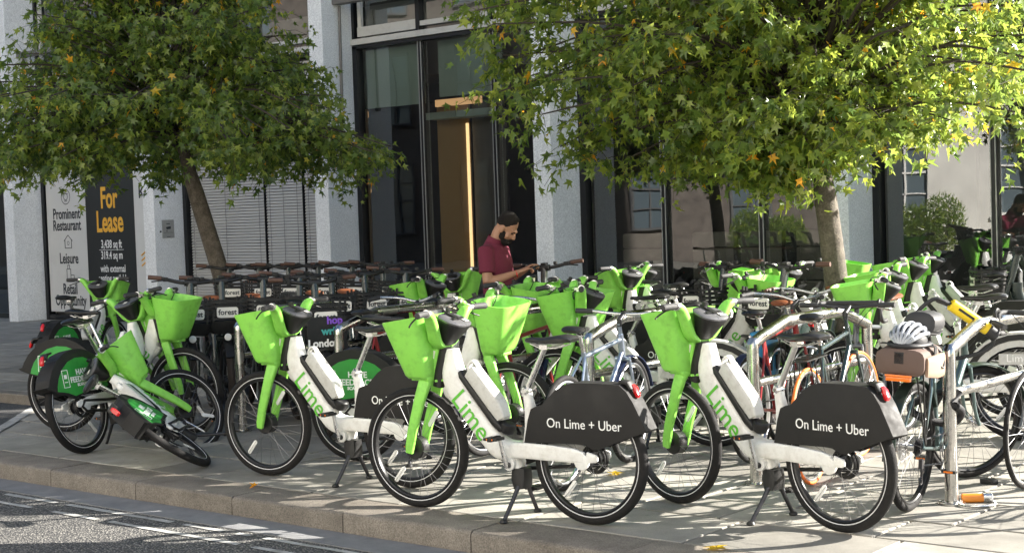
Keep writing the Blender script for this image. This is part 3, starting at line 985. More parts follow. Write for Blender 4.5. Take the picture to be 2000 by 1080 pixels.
def paint_strip(name, y, w, x0, x1, z, m='worn_paint'):
    """worn painted line: short lengths with ragged edges"""
    mb = MB()
    n = int((x1 - x0) / .12)
    lo = [y - w / 2 + rng.uniform(-.006, .006) for _ in range(n + 1)]
    hi = [y + w / 2 + rng.uniform(-.006, .006) for _ in range(n + 1)]
    xs = [x0 + (x1 - x0) * i / n for i in range(n + 1)]
    vs = [(xs[i], lo[i], z) for i in range(n + 1)] + [(xs[i], hi[i], z) for i in range(n + 1)]
    mb.add(vs, [(i, i + 1, n + 2 + i, n + 1 + i) for i in range(n) if rng.random() > .10])
    return link(name, mb.mesh(name, MATS[m], smooth=False))


for yy in (KERB_Y - .335, KERB_Y - .52):
    tag(paint_strip('road_line', yy, .045, -40, 10, -KERB_H + .004), kind='structure')

pave = link('pavement', MB().box((-12, (KERB_Y + .05 + 21.5) / 2, -.10), (72, 21.5 - KERB_Y - .05, .13)).mesh('pavement', MATS['joint'], smooth=False))
tag(pave, kind='structure')

# kerb stones
kx = -9.09 - 30 * .97
kerb = link('kerb', MB().box((-12, KERB_Y + .175, -.075), (70, .27, .07)).mesh('kerb', MATS['joint'], smooth=False))
tag(kerb, kind='structure')
kms = []
for i in range(3):
    prof = [(KERB_Y, -KERB_H - .05), (KERB_Y + .002, -.022), (KERB_Y + .008, -.008), (KERB_Y + .022, 0), (KERB_Y + KERB_W - .003, 0), (KERB_Y + KERB_W - .003, -.10)]
    rr = []
    for q in range(7):
        x = -.481 + .962 * q / 6
        rr.append([(x, y + (rng.uniform(-.004, .004) if k < 3 else 0), z + (rng.uniform(-.003, .001) if 1 < k < 5 else 0)) for k, (y, z) in enumerate(prof)])
    kms.append(MB().rings(rr).mesh('kerb_stone', MATS['kerb_granite'], angle=50))
for i in range(44):
    o = link('kerb_stone', kms[i % 3], kerb)
    o.location = (kx + .485 + i * .97, rng.uniform(-.003, .003), rng.uniform(-.002, .002))

# paving slabs: the largest in view are pieces of their own, the rest one mesh
slabs = []
y = KERB_Y + KERB_W + .004
row = 0
while y < GLASS_Y - .05:
    w = [.60, .45, .60, .75][row % 4]
    w = min(w, GLASS_Y + .02 - y)
    x = -46 + rng.uniform(0, .8)
    while x < 9:
        l = rng.choice([.60, .75, .90, .90, 1.05])
        slabs.append((x, y, l, w))
        x += l
    y += w
    row += 1


def in_view(x, y, z=0):
    p = np.array([x, y, z - CAM_H])
    d = p @ FWD
    if d < 1: return None
    return 1000 + 2921 * (p @ RGT) / d, 418 - 2921 * p[2] / d, d


cand = []
for i, (x, y, l, w) in enumerate(slabs):
    q = in_view(x + l / 2, y + w / 2)
    if q and -120 < q[0] < 2120 and q[1] < 1150:
        cand.append((q[2], i))
cand.sort()
near = set(i for _, i in cand[:300])
smesh = {}
for l in (.60, .75, .90, 1.05):
    for w in (.45, .60, .75):
        smesh[(l, w)] = MB().box((0, 0, -.02), (l - .017, w - .020, .04)).mesh('paving_slab', MATS['york_stone'], smooth=False, bevel=.004, seg=1)
rest = MB()
for i, (x, y, l, w) in enumerate(slabs):
    if i in near and (l, w) in smesh:
        o = link('paving_slab', smesh[(l, w)], pave)
        o.location = (x + l / 2, y + w / 2, rng.uniform(-.0025, .0))
        o.rotation_euler = (rng.uniform(-.002, .002), rng.uniform(-.002, .002), 0)
    else:
        rest.box((x + l / 2, y + w / 2, -.02 + rng.uniform(-.002, 0)), (l - .017, w - .020, .04))
o = link('paving_slabs', rest.mesh('paving_slabs', MATS['york_stone'], smooth=False), pave)
o['kind'] = 'stuff'

# loading bay set into the pavement on the left, with its kerb and end line
bay = link('loading_bay', MB().prism([(-45, KERB_Y + KERB_W + .02), (-10.75, KERB_Y + KERB_W + .02), (-12.45, 7.86), (-45, 7.86)], .001, .005, 'z').mesh('loading_bay', MATS['bay_asphalt'], smooth=False))
tag(bay, kind='structure')
ln = MB()
a, b = Vector((-10.72, 6.22, .008)), Vector((-12.38, 7.80, .008))
d = (b - a).normalized()
s_ = Vector((-d.y, d.x, 0)) * .05
prev = None
vs, fs = [], []
for i in range(18):
    p = a + (b - a) * (i / 17)
    vs += [p + s_ * rng.uniform(.8, 1.1), p - s_ * rng.uniform(.8, 1.1)]
    if i: fs.append((2 * i - 2, 2 * i - 1, 2 * i + 1, 2 * i))
tag(link('bay_line', ln.add(vs, fs).mesh('bay_line', MATS['worn_paint'], smooth=False)), kind='structure')
bk = link('bay_kerb', MB().box((-28.7, 7.95, .02), (32.5, .13, .10)).mesh('bay_kerb', MATS['joint'], smooth=False))
tag(bk, kind='structure')
ks = MB().box((0, 0, .045), (.96, .16, .11)).mesh('kerb_stone', MATS['kerb_granite'], smooth=False, bevel=.015)
for i in range(18):
    o = link('kerb_stone', ks, bk)
    o.location = (-12.95 - i * .97, 7.95, rng.uniform(-.002, .003))

# ------------------------------------------------------------------ office building
mat('mullion_dark', (.018, .019, .021), .35, metal=.4)
mat('frame_silver', (.42, .42, .40), .4, metal=.5, dirt=.2)
mat('frame_pale', (.55, .54, .50), .5, dirt=.3, dscale=4)
mat('blind_slat', (.50, .495, .475), .5, metal=.1)
mat('interior_dark', (.10, .10, .10), .8)
mat('interior_wood', (.42, .27, .12), .45)
mat('interior_floor', (.10, .09, .08), .6)
mat('interior_ceiling', (.25, .25, .24), .8)
mat('roller_blind', (.34, .42, .38), .8)
mat('led_warm', (.9, .7, .4), .5, emit=(1.0, .64, .30, .42))
mat('led_dim', (.6, .4, .2), .5, emit=(1.0, .55, .25, .16))
mat('grey_arm', (.17, .16, .15), .45, metal=.3)
mat('panel_white', (.62, .62, .60), .45, dirt=.1, dscale=2)
mat('panel_black', (.012, .012, .013), .35)
mat('booth_fabric', (.21, .20, .175), .8)
mat('slate', (.10, .10, .11), .7)


def glass_mat(name, tint, refl=.10, ior=1.7, wob=.03):
    m = bpy.data.materials.new(name)
    m.use_nodes = True
    N, L = m.node_tree.nodes, m.node_tree.links
    N.remove(N['Principled BSDF'])
    out = N['Material Output']
    tr = N.new('ShaderNodeBsdfTransparent')
    tr.inputs[0].default_value = (*tint, 1)
    gl = N.new('ShaderNodeBsdfGlossy')
    gl.inputs['Roughness'].default_value = .0
    gl.inputs['Color'].default_value = (.95, .97, 1, 1)
    fr = N.new('ShaderNodeFresnel')
    fr.inputs['IOR'].default_value = ior
    ad = N.new('ShaderNodeMath')
    ad.inputs[1].default_value = refl
    ad.use_clamp = True
    L.new(fr.outputs[0], ad.inputs[0])
    geo = N.new('ShaderNodeNewGeometry')
    nz = N.new('ShaderNodeTexNoise')
    nz.inputs['Scale'].default_value = 1.6
    nz.inputs['Detail'].default_value = 1
    L.new(geo.outputs['Position'], nz.inputs['Vector'])
    bp = N.new('ShaderNodeBump')
    bp.inputs['Strength'].default_value = wob
    bp.inputs['Distance'].default_value = .05
    L.new(nz.outputs['Fac'], bp.inputs['Height'])
    L.new(bp.outputs[0], gl.inputs['Normal'])
    mx = N.new('ShaderNodeMixShader')
    L.new(ad.outputs[0], mx.inputs[0])
    L.new(tr.outputs[0], mx.inputs[1])
    L.new(gl.outputs[0], mx.inputs[2])
    L.new(mx.outputs[0], out.inputs[0])
    MATS[name] = m


glass_mat('glass', (.72, .76, .74), .10, 1.6, .022)

bld = empty('office_building', (0, 0, 0))
tag(bld, 'modern office building with pale stone fins and tall dark glass', 'building')


def part(name, mb, m, parent=bld, **kw):
    return link(name, mb.mesh(name, MATS[m], **kw), parent)


TOP = 24.0
finx = [BX0 + BD * k for k in range(-4, 5)]
for x in finx:
    part('stone_fin', MB().box((x - .145, (FIN_Y + GLASS_Y + .25) / 2, TOP / 2), (.29, GLASS_Y + .25 - FIN_Y, TOP)), 'fin_stone', smooth=False, bevel=.006, seg=1)
# corner pier, back and roof: the mass that keeps the sun off the left half of the street
part('corner_pier', MB().box((BX_END - .14, 15.5, TOP / 2), (.28, .8, TOP)), 'fin_stone', smooth=False)
core = part('core_wall', MB().box(((BX_END - 46) / 2, 21.65, TOP / 2), (46 + BX_END, .3, TOP)), 'interior_dark', smooth=False)
part('end_wall', MB().box((BX_END - .15, 18.7, TOP / 2), (.2, 5.6, TOP)).box((-46.1, 18.7, TOP / 2), (.2, 5.6, TOP)), 'fin_stone', smooth=False)
part('roof', MB().box(((BX_END - 46) / 2, 18.5, TOP + .15), (46 + BX_END + .3, 6.8, .3)), 'slate', smooth=False)
part('floor_slab', MB().box(((BX_END - 46) / 2, 18.7, .004), (46 + BX_END - .4, 5.7, .02)), 'interior_floor', smooth=False)
for z in (4.62, 8.6, 12.6, 16.6, 20.6):
    part('floor_slab', MB().box(((BX_END - 46) / 2, 18.65, z), (46 + BX_END - .4, 5.66, .34)), 'interior_ceiling', smooth=False)

G = GLASS_Y + .06


def pane(x0, x1, z0, z1, y=G):
    return part('window_pane', MB().add([(x0, y, z0), (x1, y, z0), (x1, y, z1), (x0, y, z1)], [(0, 1, 2, 3)]), 'glass', smooth=False, recalc=False)


def vbar(x, z0, z1, w=.06, d=.12, m='mullion_dark', y=None, name='mullion'):
    return part(name, MB().box((x, (G - .03) if y is None else y, (z0 + z1) / 2), (w, d, z1 - z0)), m, smooth=False)


def hbar(x0, x1, z, h=.06, d=.12, m='mullion_dark', y=None, name='transom'):
    return part(name, MB().box(((x0 + x1) / 2, (G - .03) if y is None else y, z), (x1 - x0, d, h)), m, smooth=False)


def bay_x(k):
    return BX0 + BD * k + .002, BX0 + BD * (k + 1) - .292


def edge_mull(x, z0, z1):
    """dark mullion with two thin silver edges"""
    vbar(x, z0, z1, .062, .05)
    vbar(x - .028, z0, z1, .010, .012, 'frame_silver', G - .063, 'mullion_edge')
    vbar(x + .028, z0, z1, .010, .012, 'frame_silver', G - .063, 'mullion_edge')


MUL = {-1: [-26.3], 0: [], 1: [], 2: [-14.72, -13.36], 3: [-10.61, -9.21], 4: [-6.34]}
for k in range(-4, 5):
    x0, x1 = bay_x(k)
    if k == 4: x1 = BX_END - .30
    inner = MUL.get(k, [(x0 + x1) / 2])
    # dark jambs beside the fins
    vbar(x0 + .045, .0, 4.2, .088, .14)
    vbar(x1 - .03, .0, 4.2, .058, .14)
    hbar(x0, x1, .05, .09, .13)
    hbar(x0, x1, 4.19, .05, .14, 'mullion_dark')
    hbar(x0, x1, 4.265, .085, .20, 'frame_pale', name='sill')
    xs = [x0 + .09] + inner + [x1 - .06]
    for xm in inner:
        edge_mull(xm, .095, 4.165)
    if k not in (0, 1):
        for a, b in zip(xs[:-1], xs[1:]):
            pane(a + .03, b - .03, .1, 4.16)
    # upper storeys
    for z0, z1 in ((4.31, 8.3), (8.4, 12.3), (12.4, 16.3), (16.4, 20.3), (20.4, 23.9)):
        up = z0 < 5
        cx = inner if inner else [(x0 + x1) / 2]
        vbar(x0 + .03, z0, z1, .055, .13)
        vbar(x1 - .02, z0, z1, .036, .13)
        hbar(x0, x1, z1 + .05, .10, .16, 'frame_silver')
        xs2 = [x0 + .06] + cx + [x1 - .04]
        for xm in cx:
            vbar(xm, z0, z1, .07, .11)
        for i, (a, b) in enumerate(zip(xs2[:-1], xs2[1:])):
            pane(a + .035, b - .035, z0 + .02, z1)
            if up:
                # pale opening-light frame
                hbar(a + .04, b - .04, z0 + .10, .14 if i == 0 else .07, .05, 'frame_pale', G - .05, 'window_frame')
                if i == 0:
                    vbar(a + .09, z0 + .17, z1 - .02, .07, .05, 'frame_pale', G - .05, 'window_frame')
        part('roller_blind', MB().box(((x0 + x1) / 2, G + .5, z1 - .6), (x1 - x0 - .1, .02, 1.2)), 'roller_blind', smooth=False)

# bay with the lettable unit: blocked with printed boards
x0, x1 = bay_x(0)
part('window_backing', MB().box(((x0 + x1) / 2, G + .1, 1.72), (x1 - x0 - .1, .04, 3.3)), 'interior_dark', smooth=False)
# louvre band above the boards and external venetian blinds in the next bay
def louvre(x0, x1, z0, z1, pitch, y, tilt=.95, name='venetian_blind'):
    e = link(name, MB().box(((x0 + x1) / 2, y + .01, z1 + .03), (x1 - x0, .07, .06)).mesh('head_rail', MATS['frame_silver'], smooth=False), bld)
    n = int((z1 - z0) / pitch)
    sm = MB()
    w = .048 if pitch < .05 else .064
    M = Matrix.Rotation(tilt, 4, 'X')
    L_ = x1 - x0 - .02
    pts = [M @ Vector((0, -w / 2, 0)), M @ Vector((0, -w / 4, .006)), M @ Vector((0, w / 4, .006)), M @ Vector((0, w / 2, 0))]
    vs = []
    for xx in (-L_ / 2, L_ / 2):
        vs += [(xx, p.y, p.z) for p in pts] + [(xx, p.y, p.z - .0025) for p in pts[::-1]]
    fs = [(j, (j + 1) % 8, (j + 1) % 8 + 8, j + 8) for j in range(8)] + [tuple(range(8))[::-1], tuple(range(8, 16))]
    me = sm.add(vs, fs).mesh('slat', MATS['blind_slat'], smooth=False)
    for i in range(n):
        o = link('slat', me, e)
        o.location = ((x0 + x1) / 2, y, z0 + pitch * (i + .5))
        o.rotation_euler = (rng.uniform(-.06, .06), rng.uniform(-.0015, .0015), 0)
    cd_ = MB()
    for xx in (x0 + .12, (x0 + x1) / 2, x1 - .12):
        cd_.box((xx, y - .035, (z0 + z1) / 2), (.006, .003, z1 - z0))
    c = link('blind_cord', cd_.mesh('blind_cord', MATS['interior_dark'], smooth=False), e)
    return e


louvre(x0 + .1, x1 - .06, 3.28, 4.13, .05, G - .02)
hbar(x0, x1, 3.22, .06, .14)
x0, x1 = bay_x(1)
xm = [x0 + .09, -18.20, -17.30, x1 - .06]
part('window_backing', MB().box(((x0 + x1) / 2, G + .12, 2.1), (x1 - x0 - .1, .04, 4.1)), 'interior_dark', smooth=False)
for a, b in zip(xm[:-1], xm[1:]):
    louvre(a + .012, b - .012, .16, 3.36, .047, G - .02)
for xx in xm[1:-1]:
    vbar(xx, .1, 3.4, .008, .06)
part('roller_blind', MB().box(((x0 + x1) / 2, G + .02, 3.80), (x1 - x0 - .16, .03, .62)), 'frame_pale', smooth=False)
hbar(x0, x1, 3.45, .05, .12)

# interiors: soffits, blinds, warm strips, partitions
x0, x1 = bay_x(2)
part('roller_blind', MB().box((-15.45, G + .12, 3.72), (1.3, .02, .86)), 'roller_blind', smooth=False)
part('roller_blind', MB().box((-13.95, G + .16, 3.76), (1.2, .02, .80)), 'roller_blind', smooth=False)
part('bulkhead', MB().box(((x0 + x1) / 2, G + 1.2, 4.05), (x1 - x0, 1.2, .6)), 'interior_ceiling', smooth=False)
part('partition', MB().box((-15.6, G + 1.6, 1.7), (.12, 1.2, 3.4)), 'interior_dark', smooth=False)
part('light_strip', MB().box((-14.46, 16.4, 1.92), (.036, .03, 2.15)), 'led_warm', smooth=False)
part('wood_panel', MB().box((-14.78, 16.46, 1.85), (.62, .04, 2.9)), 'interior_wood', smooth=False)
part('partition', MB().box((-14.1, 16.48, 1.7), (.62, .05, 3.2)), 'interior_dark', smooth=False)
part('bulkhead', MB().box((-14.4, 16.3, 3.12), (1.3, .3, .10)), 'roller_blind', smooth=False)
for xa, xb, z, h_ in ((-14.88, -14.0, 3.30, .10), (-16.62, -16.3, 3.24, .09), (-16.62, -16.3, 2.42, .06), (-16.62, -16.3, 2.08, .06)):
    part('light_strip', MB().box(((xa + xb) / 2, 16.2, z), (xb - xa, .04, h_)), 'led_dim', smooth=False)
for k in (3, 4):
    a, b = bay_x(k)
    if k == 4: b = BX_END - .3
    part('partition', MB().box(((a + b) / 2, G + 3.6, 2.2), (b - a, .1, 4.2)), 'interior_dark', smooth=False)
# upholstered booth backs seen through the glass
def booth(x, y, w, label):
    e = empty('booth_seat', (x, y, 0))
    tag(e, label, 'seat', 'booth seats behind the glass')
    for i in range(5):
        p = MB().box((0, 0, .42 + i * .205), (w, .12, .198))
        link('back_cushion', p.mesh('back_cushion', MATS['booth_fabric'], bevel=.03, seg=2), e)
    link('seat', MB().box((0, .3, .36), (w, .55, .14)).mesh('seat', MATS['booth_fabric'], bevel=.03), e)
    link('base', MB().box((0, .3, .16), (w - .08, .5, .28)).mesh('base', MATS['interior_dark'], smooth=False), e)


for i, (x, w, lb) in enumerate(((-11.35, .62, 'pale upholstered booth back seen through the glass beside the fin, leftmost of the row'), (-10.9, .0, ''), (-10.25, .62, 'pale upholstered booth back behind the first mullion right of the fin'),
                                (-9.55, .60, 'pale upholstered booth back just left of the second mullion'), (-8.75, .62, 'pale upholstered booth back behind the tree trunk'), (-7.2, .0, ''))):
    if w: booth(x, G + .55, w, lb)

# awning arms on the fin sides
for k in (-0, 2):
    xf = BX0 + BD * k
    ar = part('awning_arm', MB().tube([(xf + .035, 15.40, 3.32), (xf + .035, 15.42, 4.78)], .02, 10).tube([(xf, 15.40, 3.30), (xf + .06, 15.40, 3.30)], .036, 14), 'grey_arm')
    part('awning_bar', MB().box((xf + 1.6, 15.38, 4.84), (3.3, .16, .09)), 'grey_arm', smooth=False, bevel=.01)

# lettable-unit boards
def wall_text(body, size, x, z, y, m, parent, align='CENTER', bold=0.0, sx=1.0):
    t = text_mb(body, size, Matrix.Translation((x, y, z)) @ TX, align, bold, .003, sx)
    return link('lettering', t.mesh('lettering', MATS[m], smooth=False, recalc=False), parent)


SY = G - .075
def board(name, xa, xb, m, label):
    e = link(name, MB().box(((xa + xb) / 2, SY + .02, 1.68), (xb - xa, .03, 3.06)).mesh(name, MATS[m], smooth=False))
    return tag(e, label, 'sign', 'letting boards in the window')


s1 = board('sign_board', -24.24, -23.02, 'panel_white', 'white letting board reading Prominent Restaurant and Leisure')
s2 = board('sign_board', -23.015, -21.59, 'panel_black', 'black letting board reading For Lease in gold')
s3 = board('sign_board', -21.585, -20.53, 'panel_white', 'narrow white letting board with gold chevrons beside the fin')
F_ = SY + .0025
wall_text('Prominent', .27, -23.62, 1.925, F_, 'print_dark', s1, bold=.006, sx=.74)
wall_text('Restaurant', .27, -23.62, 1.715, F_, 'print_dark', s1, bold=.006, sx=.74)
wall_text('Leisure', .27, -23.60, 1.115, F_, 'print_dark', s1, bold=.006, sx=.74)
wall_text('Retail', .27, -23.60, .56, F_, 'print_dark', s1, bold=.006, sx=.74)
wall_text('Opportunity', .27, -23.60, .35, F_, 'print_dark', s1, bold=.006, sx=.70)
ic = MB()
for q, rr in ((0, .135), (0, .06)):
    ic.torus((-23.62, F_, 2.24), (0, 1, 0), rr, .007, 28, 4, ra=.002)
ic.box((-23.66, F_, 2.31), (.07, .003, .012)).box((-23.58, F_, 2.29), (.06, .003, .012)).box((-23.62, F_, 2.16), (.09, .003, .012))
for a, b in (((-23.73, 1.44), (-23.60, 1.545)), ((-23.60, 1.545), (-23.47, 1.44)), ((-23.70, 1.46), (-23.70, 1.31)), ((-23.50, 1.46), (-23.50, 1.31)), ((-23.70, 1.31), (-23.50, 1.31)),
             ((-23.68, .93), (-23.68, .70)), ((-23.56, .93), (-23.56, .70)), ((-23.68, .93), (-23.56, .93)), ((-23.68, .70), (-23.46, .70)), ((-23.46, .70), (-23.46, .82)), ((-23.56, .82), (-23.46, .82)), ((-23.65, .93), (-23.65, 1.0)), ((-23.59, .93), (-23.59, 1.0)), ((-23.65, 1.0), (-23.59, 1.0))):
    ic.tube([(a[0], F_, a[1]), (b[0], F_, b[1])], .006, 4)
ic.torus((-23.60, F_, 1.40), (0, 1, 0), .035, .006, 5, 4, ra=.002)
link('icon', ic.mesh('icon', MATS['print_dark'], smooth=False), s1)
xc = -22.31
wall_text('For', .52, xc, 2.165, F_, 'print_gold', s2, bold=.013, sx=.68)
wall_text('Lease', .52, xc, 1.745, F_, 'print_gold', s2, bold=.013, sx=.68)
wall_text('3,438 sq ft', .20, xc + .02, 1.36, F_, 'print_white', s2, bold=.003, sx=.72)
link('rule', MB().box((xc + .02, F_, 1.265), (.72, .003, .008)).mesh('rule', MATS['print_white'], smooth=False), s2)
wall_text('319.4 sq m', .20, xc + .02, 1.165, F_, 'print_white', s2, bold=.003, sx=.72)
wall_text('with external', .185, xc + .04, .93, F_, 'print_white', s2, bold=.002, sx=.74)
wall_text('seating available', .185, xc + .04, .76, F_, 'print_white', s2, bold=.002, sx=.74)
wall_text('K', .32, -21.35, 2.24, F_, 'print_dark', s3, bold=.002)
ch = MB()
for zz in (.98, 1.07, 1.16):
    for sd in (-1, 1):
        ch.tube([(-21.32, F_, zz + .06), (-21.32 + sd * .11, F_, zz)], .014, 4)
link('chevron', ch.mesh('chevron', MATS['print_gold'], smooth=False), s3)

# camera notice on the fin beside the blinds
pl = link('notice_plate', MB().box((0, 0, 0), (.012, .24, .30)).mesh('notice_plate', MATS['frame_silver'], smooth=False, bevel=.003))
pl.location = (BX0 + BD + .008, 15.35, 1.60)
tag(pl, 'small grey camera notice plate on the fin beside the blinds', 'sign')
ic = MB().box((.0075, 0, .085), (.002, .07, .012)).prism([(-.05, .03), (.05, .045), (.05, .0), (-.03, -.005)], .006, .008, 'x').box((.0075, -.03, -.03), (.002, .012, .03)).box((.0075, 0, -.06), (.002, .2, .004)).box((.0075, 0, -.13), (.002, .07, .008))
link('icon', ic.mesh('icon', MATS['print_dark'], smooth=False), pl)
bt_ = link('bolt', MB().lathe((BX0 + BD, 15.2, 1.56), (1, 0, 0), [(0, .016), (.012, .016), (.014, .01)], 12).mesh('bolt', MATS['mullion_dark']), bld)

# ------------------------------------------------------------------ the far side of the street (behind the camera, seen in the glass)
OY = -8.0
opp = empty('stone_building', (0, OY, 0))
tag(opp, 'sunlit pale stone building across the street mirrored in the right-hand glass', 'building')
px0, px1 = -20.6, 14.0
wins = [px0 + 2.0 + i * 3.5 for i in range(10)]
wb = MB()
edges = sorted([px0] + [w - .75 for w in wins] + [w + .75 for w in wins] + [px1])
for a, b in zip(edges[0::2], edges[1::2]):
    wb.box(((a + b) / 2, -.25, 7.5), (b - a, .5, 15.0))
for w in wins:
    for za, zb in ((0, 1.15), (3.75, 5.3), (7.7, 9.2), (11.2, 15)):
        wb.box((w, -.25, (za + zb) / 2), (1.5, .46, zb - za))
link('wall', wb.mesh('wall', MATS['pale_stone'], smooth=False), opp)
mat('sash_white', (.70, .69, .66), .5)
mat('sash_glass', (.10, .13, .15), .06, spec=.8)
wm = MB()
for i in range(4):
    for k in range(2 + 1):
        pass
wm.box((-.72, 0, 1.28), (.07, .08, 2.55)).box((.72, 0, 1.28), (.07, .08, 2.55)).box((0, 0, .04), (1.5, .1, .08)).box((0, 0, 2.55), (1.5, .1, .08)).box((0, 0, 1.28), (1.4, .07, .06))
wm.box((0, .005, 1.28), (.035, .05, 2.5)).box((0, .005, .66), (1.4, .05, .035)).box((0, .005, 1.9), (1.4, .05, .035))
wme = wm.mesh('window', MATS['sash_white'], smooth=False)
gme = MB().box((0, -.05, 1.28), (1.42, .02, 2.5)).mesh('pane', MATS['sash_glass'], smooth=False)
sme = MB().box((0, .1, -.06), (1.7, .22, .10)).mesh('sill', MATS['pale_stone'], smooth=False)
for w in wins:
    for z in (1.18, 5.3, 9.0):
        f = link('window', wme, opp)
        f.location = (w, -.12, z)
        if z > 8: f.scale = (1, 1, .85)
        link('pane', gme, f)
        link('sill', sme, f)
for z in (.55, 4.5, 8.4, 12.0):
    link('string_course', MB().box(((px0 + px1) / 2, .04, z), (px1 - px0, .12, .16)).mesh('string_course', MATS['pale_stone'], smooth=False), opp)
for z in [i * .45 + .2 for i in range(25)]:
    pass
link('drainpipe', MB().tube([(-14.95, .1, 0), (-14.95, .1, 12)], .06, 12).mesh('drainpipe', MATS['slate']), opp)
wme2 = wme.copy()
wme2.materials.clear()
wme2.materials.append(MATS['interior_dark'])  # frames coloured dark too, in keeping with the shade-darkened wall
ob2 = empty('shade_dark_building', (0, OY, 0))
tag(ob2, 'building across the street, coloured dark for its shade, mirrored in the left-hand glass', 'building')
link('wall', MB().box((-43, -.3, 7), (44.6, .5, 14)).mesh('wall', MATS['shade_dark_wall'], smooth=False), ob2)
for i in range(11):
    for z in (1.0, 5.0, 9.0):
        f = link('window', wme2, ob2)
        f.location = (-23.5 - i * 3.7, .04, z)
        link('pane', gme, f)
op = link('far_pavement', MB().box((-12, -5.2, -.06), (110, 5.4, .12)).mesh('far_pavement', MATS['york_stone'], smooth=False))
tag(op, kind='structure')
# ------------------------------------------------------------------ bicycle stands
mat('bike_silver', (.36, .42, .52), .3, metal=.8)
mat('bike_dark', (.02, .035, .035), .25, coat=.6)
mat('bike_green', (.16, .22, .22), .28, metal=.75)
mat('bike_grey', (.10, .11, .12), .3, coat=.4)
mat('bike_red', (.25, .02, .02), .3, coat=.4)
mat('tyre_orange', (.75, .16, .02), .6)
mat('guard_navy', (.012, .02, .06), .3, coat=.3)
mat('guard_green', (.035, .055, .045), .3, metal=.5)
mat('bag_brown', (.115, .075, .06), .75, bump=.2, bscale=300)
mat('bag_tan', (.30, .20, .14), .75)
mat('bag_black', (.02, .02, .022), .6, bump=.15, bscale=40)
mat('bag_blue', (.015, .22, .42), .5)
mat('lock_yellow', (.85, .60, .02), .4, dirt=.3)
mat('lock_orange', (.60, .20, .02), .4)
mat('helmet_silver', (.33, .35, .38), .3, coat=.4)
mat('chain_sleeve', (.012, .012, .014), .7, bump=.3, bscale=250)

STW = [(-3.38, 'closest to the camera, with the yellow lock'), (-4.60, 'behind the right-hand battery bike'), (-5.82, 'behind the silver-blue bicycle'), (-7.00, 'hidden among the green baskets'), (-8.15, 'behind the leftmost standing white e-bike'), (-9.30, 'beside the dark baskets')]
sp = smooth_path([(0, 0, 0), (0, 0, .42), (0, 0, .80), (0, .03, .845), (0, .36, .935), (0, .46, .945), (0, 1.05, .945), (0, 1.15, .935), (0, 1.45, .845), (0, 1.48, .80), (0, 1.48, .4), (0, 1.48, 0)], 3)
st_loop = MB().tube(sp, .036, 18).mesh('hoop', MATS['brushed_steel'])
st_rail = MB().tube([(0, .034, .60), (0, 1.446, .60)], .027, 14).mesh('rail', MATS['brushed_steel'])
st_base = MB().lathe((0, 0, 0), (0, 0, 1), [(.001, .075), (.008, .075), (.012, .066), (.013, .037)], 20).mesh('base_plate', MATS['brushed_steel'])
for x, lb in STW:
    e = empty('bike_stand', (x, 7.71, 0))
    tag(e, 'polished steel cycle stand ' + lb, 'bike stand', 'steel cycle stands')
    link('hoop', st_loop, e)
    link('rail', st_rail, e)
    for yy in (0, 1.48):
        b = link('base_plate', st_base, e)
        b.location = (0, yy, 0)

# ------------------------------------------------------------------ green and white hire bikes
lime = make_lime()
GL = 'green and white hire bikes'


def put_lime(rear, heading, label, lean=0, steer=0, var=('uber', 'battery'), z=0, pitch=0):
    return lime.place('hire_bike', label, 'bicycle', GL, (rear[0], rear[1], z), heading, lean, steer, var, STEER_AX, pitch)


put_lime((-4.745, 6.272), 186, 'white e-bike with green basket and black skirt, front and centre at the kerb', steer=3)
put_lime((-3.55, 6.765), 169, 'white e-bike with green basket and black skirt on the right, behind it the steel stand', steer=-1)
put_lime((-6.36, 6.57), 187, 'white e-bike with green basket and black skirt, left of the central one', steer=6)
put_lime((-10.67, 6.99), 21, 'green-skirted e-bike at far left, front wheel behind the toppled bike', var=('feedback', 'battery'), steer=-3)
put_lime((-9.482, 6.385), 109, 'green-skirted e-bike leaning left with its rear wheel near the kerb', lean=11, var=('feedback', 'battery'), steer=-4)
put_lime((-8.20, 6.50), 138, 'toppled green and white e-bike with its rear wheel flat on the pavement', lean=54, var=('feedback', 'battery'), steer=-50, z=.01)
put_lime((-12.75, 8.32), 118, 'green-basket e-bike at the back left before the letting boards', var=('feedback', 'battery'))
put_lime((-7.387, 7.126), 20, 'e-bike pointing right, with green feedback skirt and the large bright green basket', var=('feedback', 'battery'), steer=-14)
put_lime((-7.55, 8.30), 18, 'e-bike pointing right, its bright basket above the silver-blue bicycle', var=('uber',), steer=-6)
put_lime((-5.55, 8.78), 199, 'e-bike with silver rear mudguard just behind the silver-blue bicycle', var=('silver', 'battery'), steer=6)
put_lime((-7.94, 9.63), 190, 'e-bike with green basket standing left of the man in maroon', var=('uber', 'battery'))
put_lime((-9.55, 9.75), 96, 'e-bike facing the building directly in front of the man in maroon', var=('uber',), steer=14)
put_lime((-7.15, 10.95), 160, 'e-bike with dark handlebar in front of the pale fin right of the man', var=('uber', 'battery'))
put_lime((-7.32, 12.06), 203, 'e-bike with green basket beside the fin, black phone holder in view', var=('uber', 'battery'), steer=5)
put_lime((-8.3, 11.55), 16, 'e-bike pointing right, close beside the one with the phone holder', var=('uber',))
put_lime((-5.65, 11.52), 175, 'e-bike passing behind the right-hand tree trunk', var=('uber', 'battery'))
put_lime((-7.64, 12.60), 15, 'e-bike whose basket shows just right of the tree trunk', var=('uber', 'battery'))
put_lime((-5.355, 14.04), 188, 'e-bike at the right-hand window with large green lettering', var=('uber', 'battery'))
put_lime((-2.75, 10.75), 196, 'e-bike at the right edge of the picture, partly cut off', var=('uber', 'battery'))

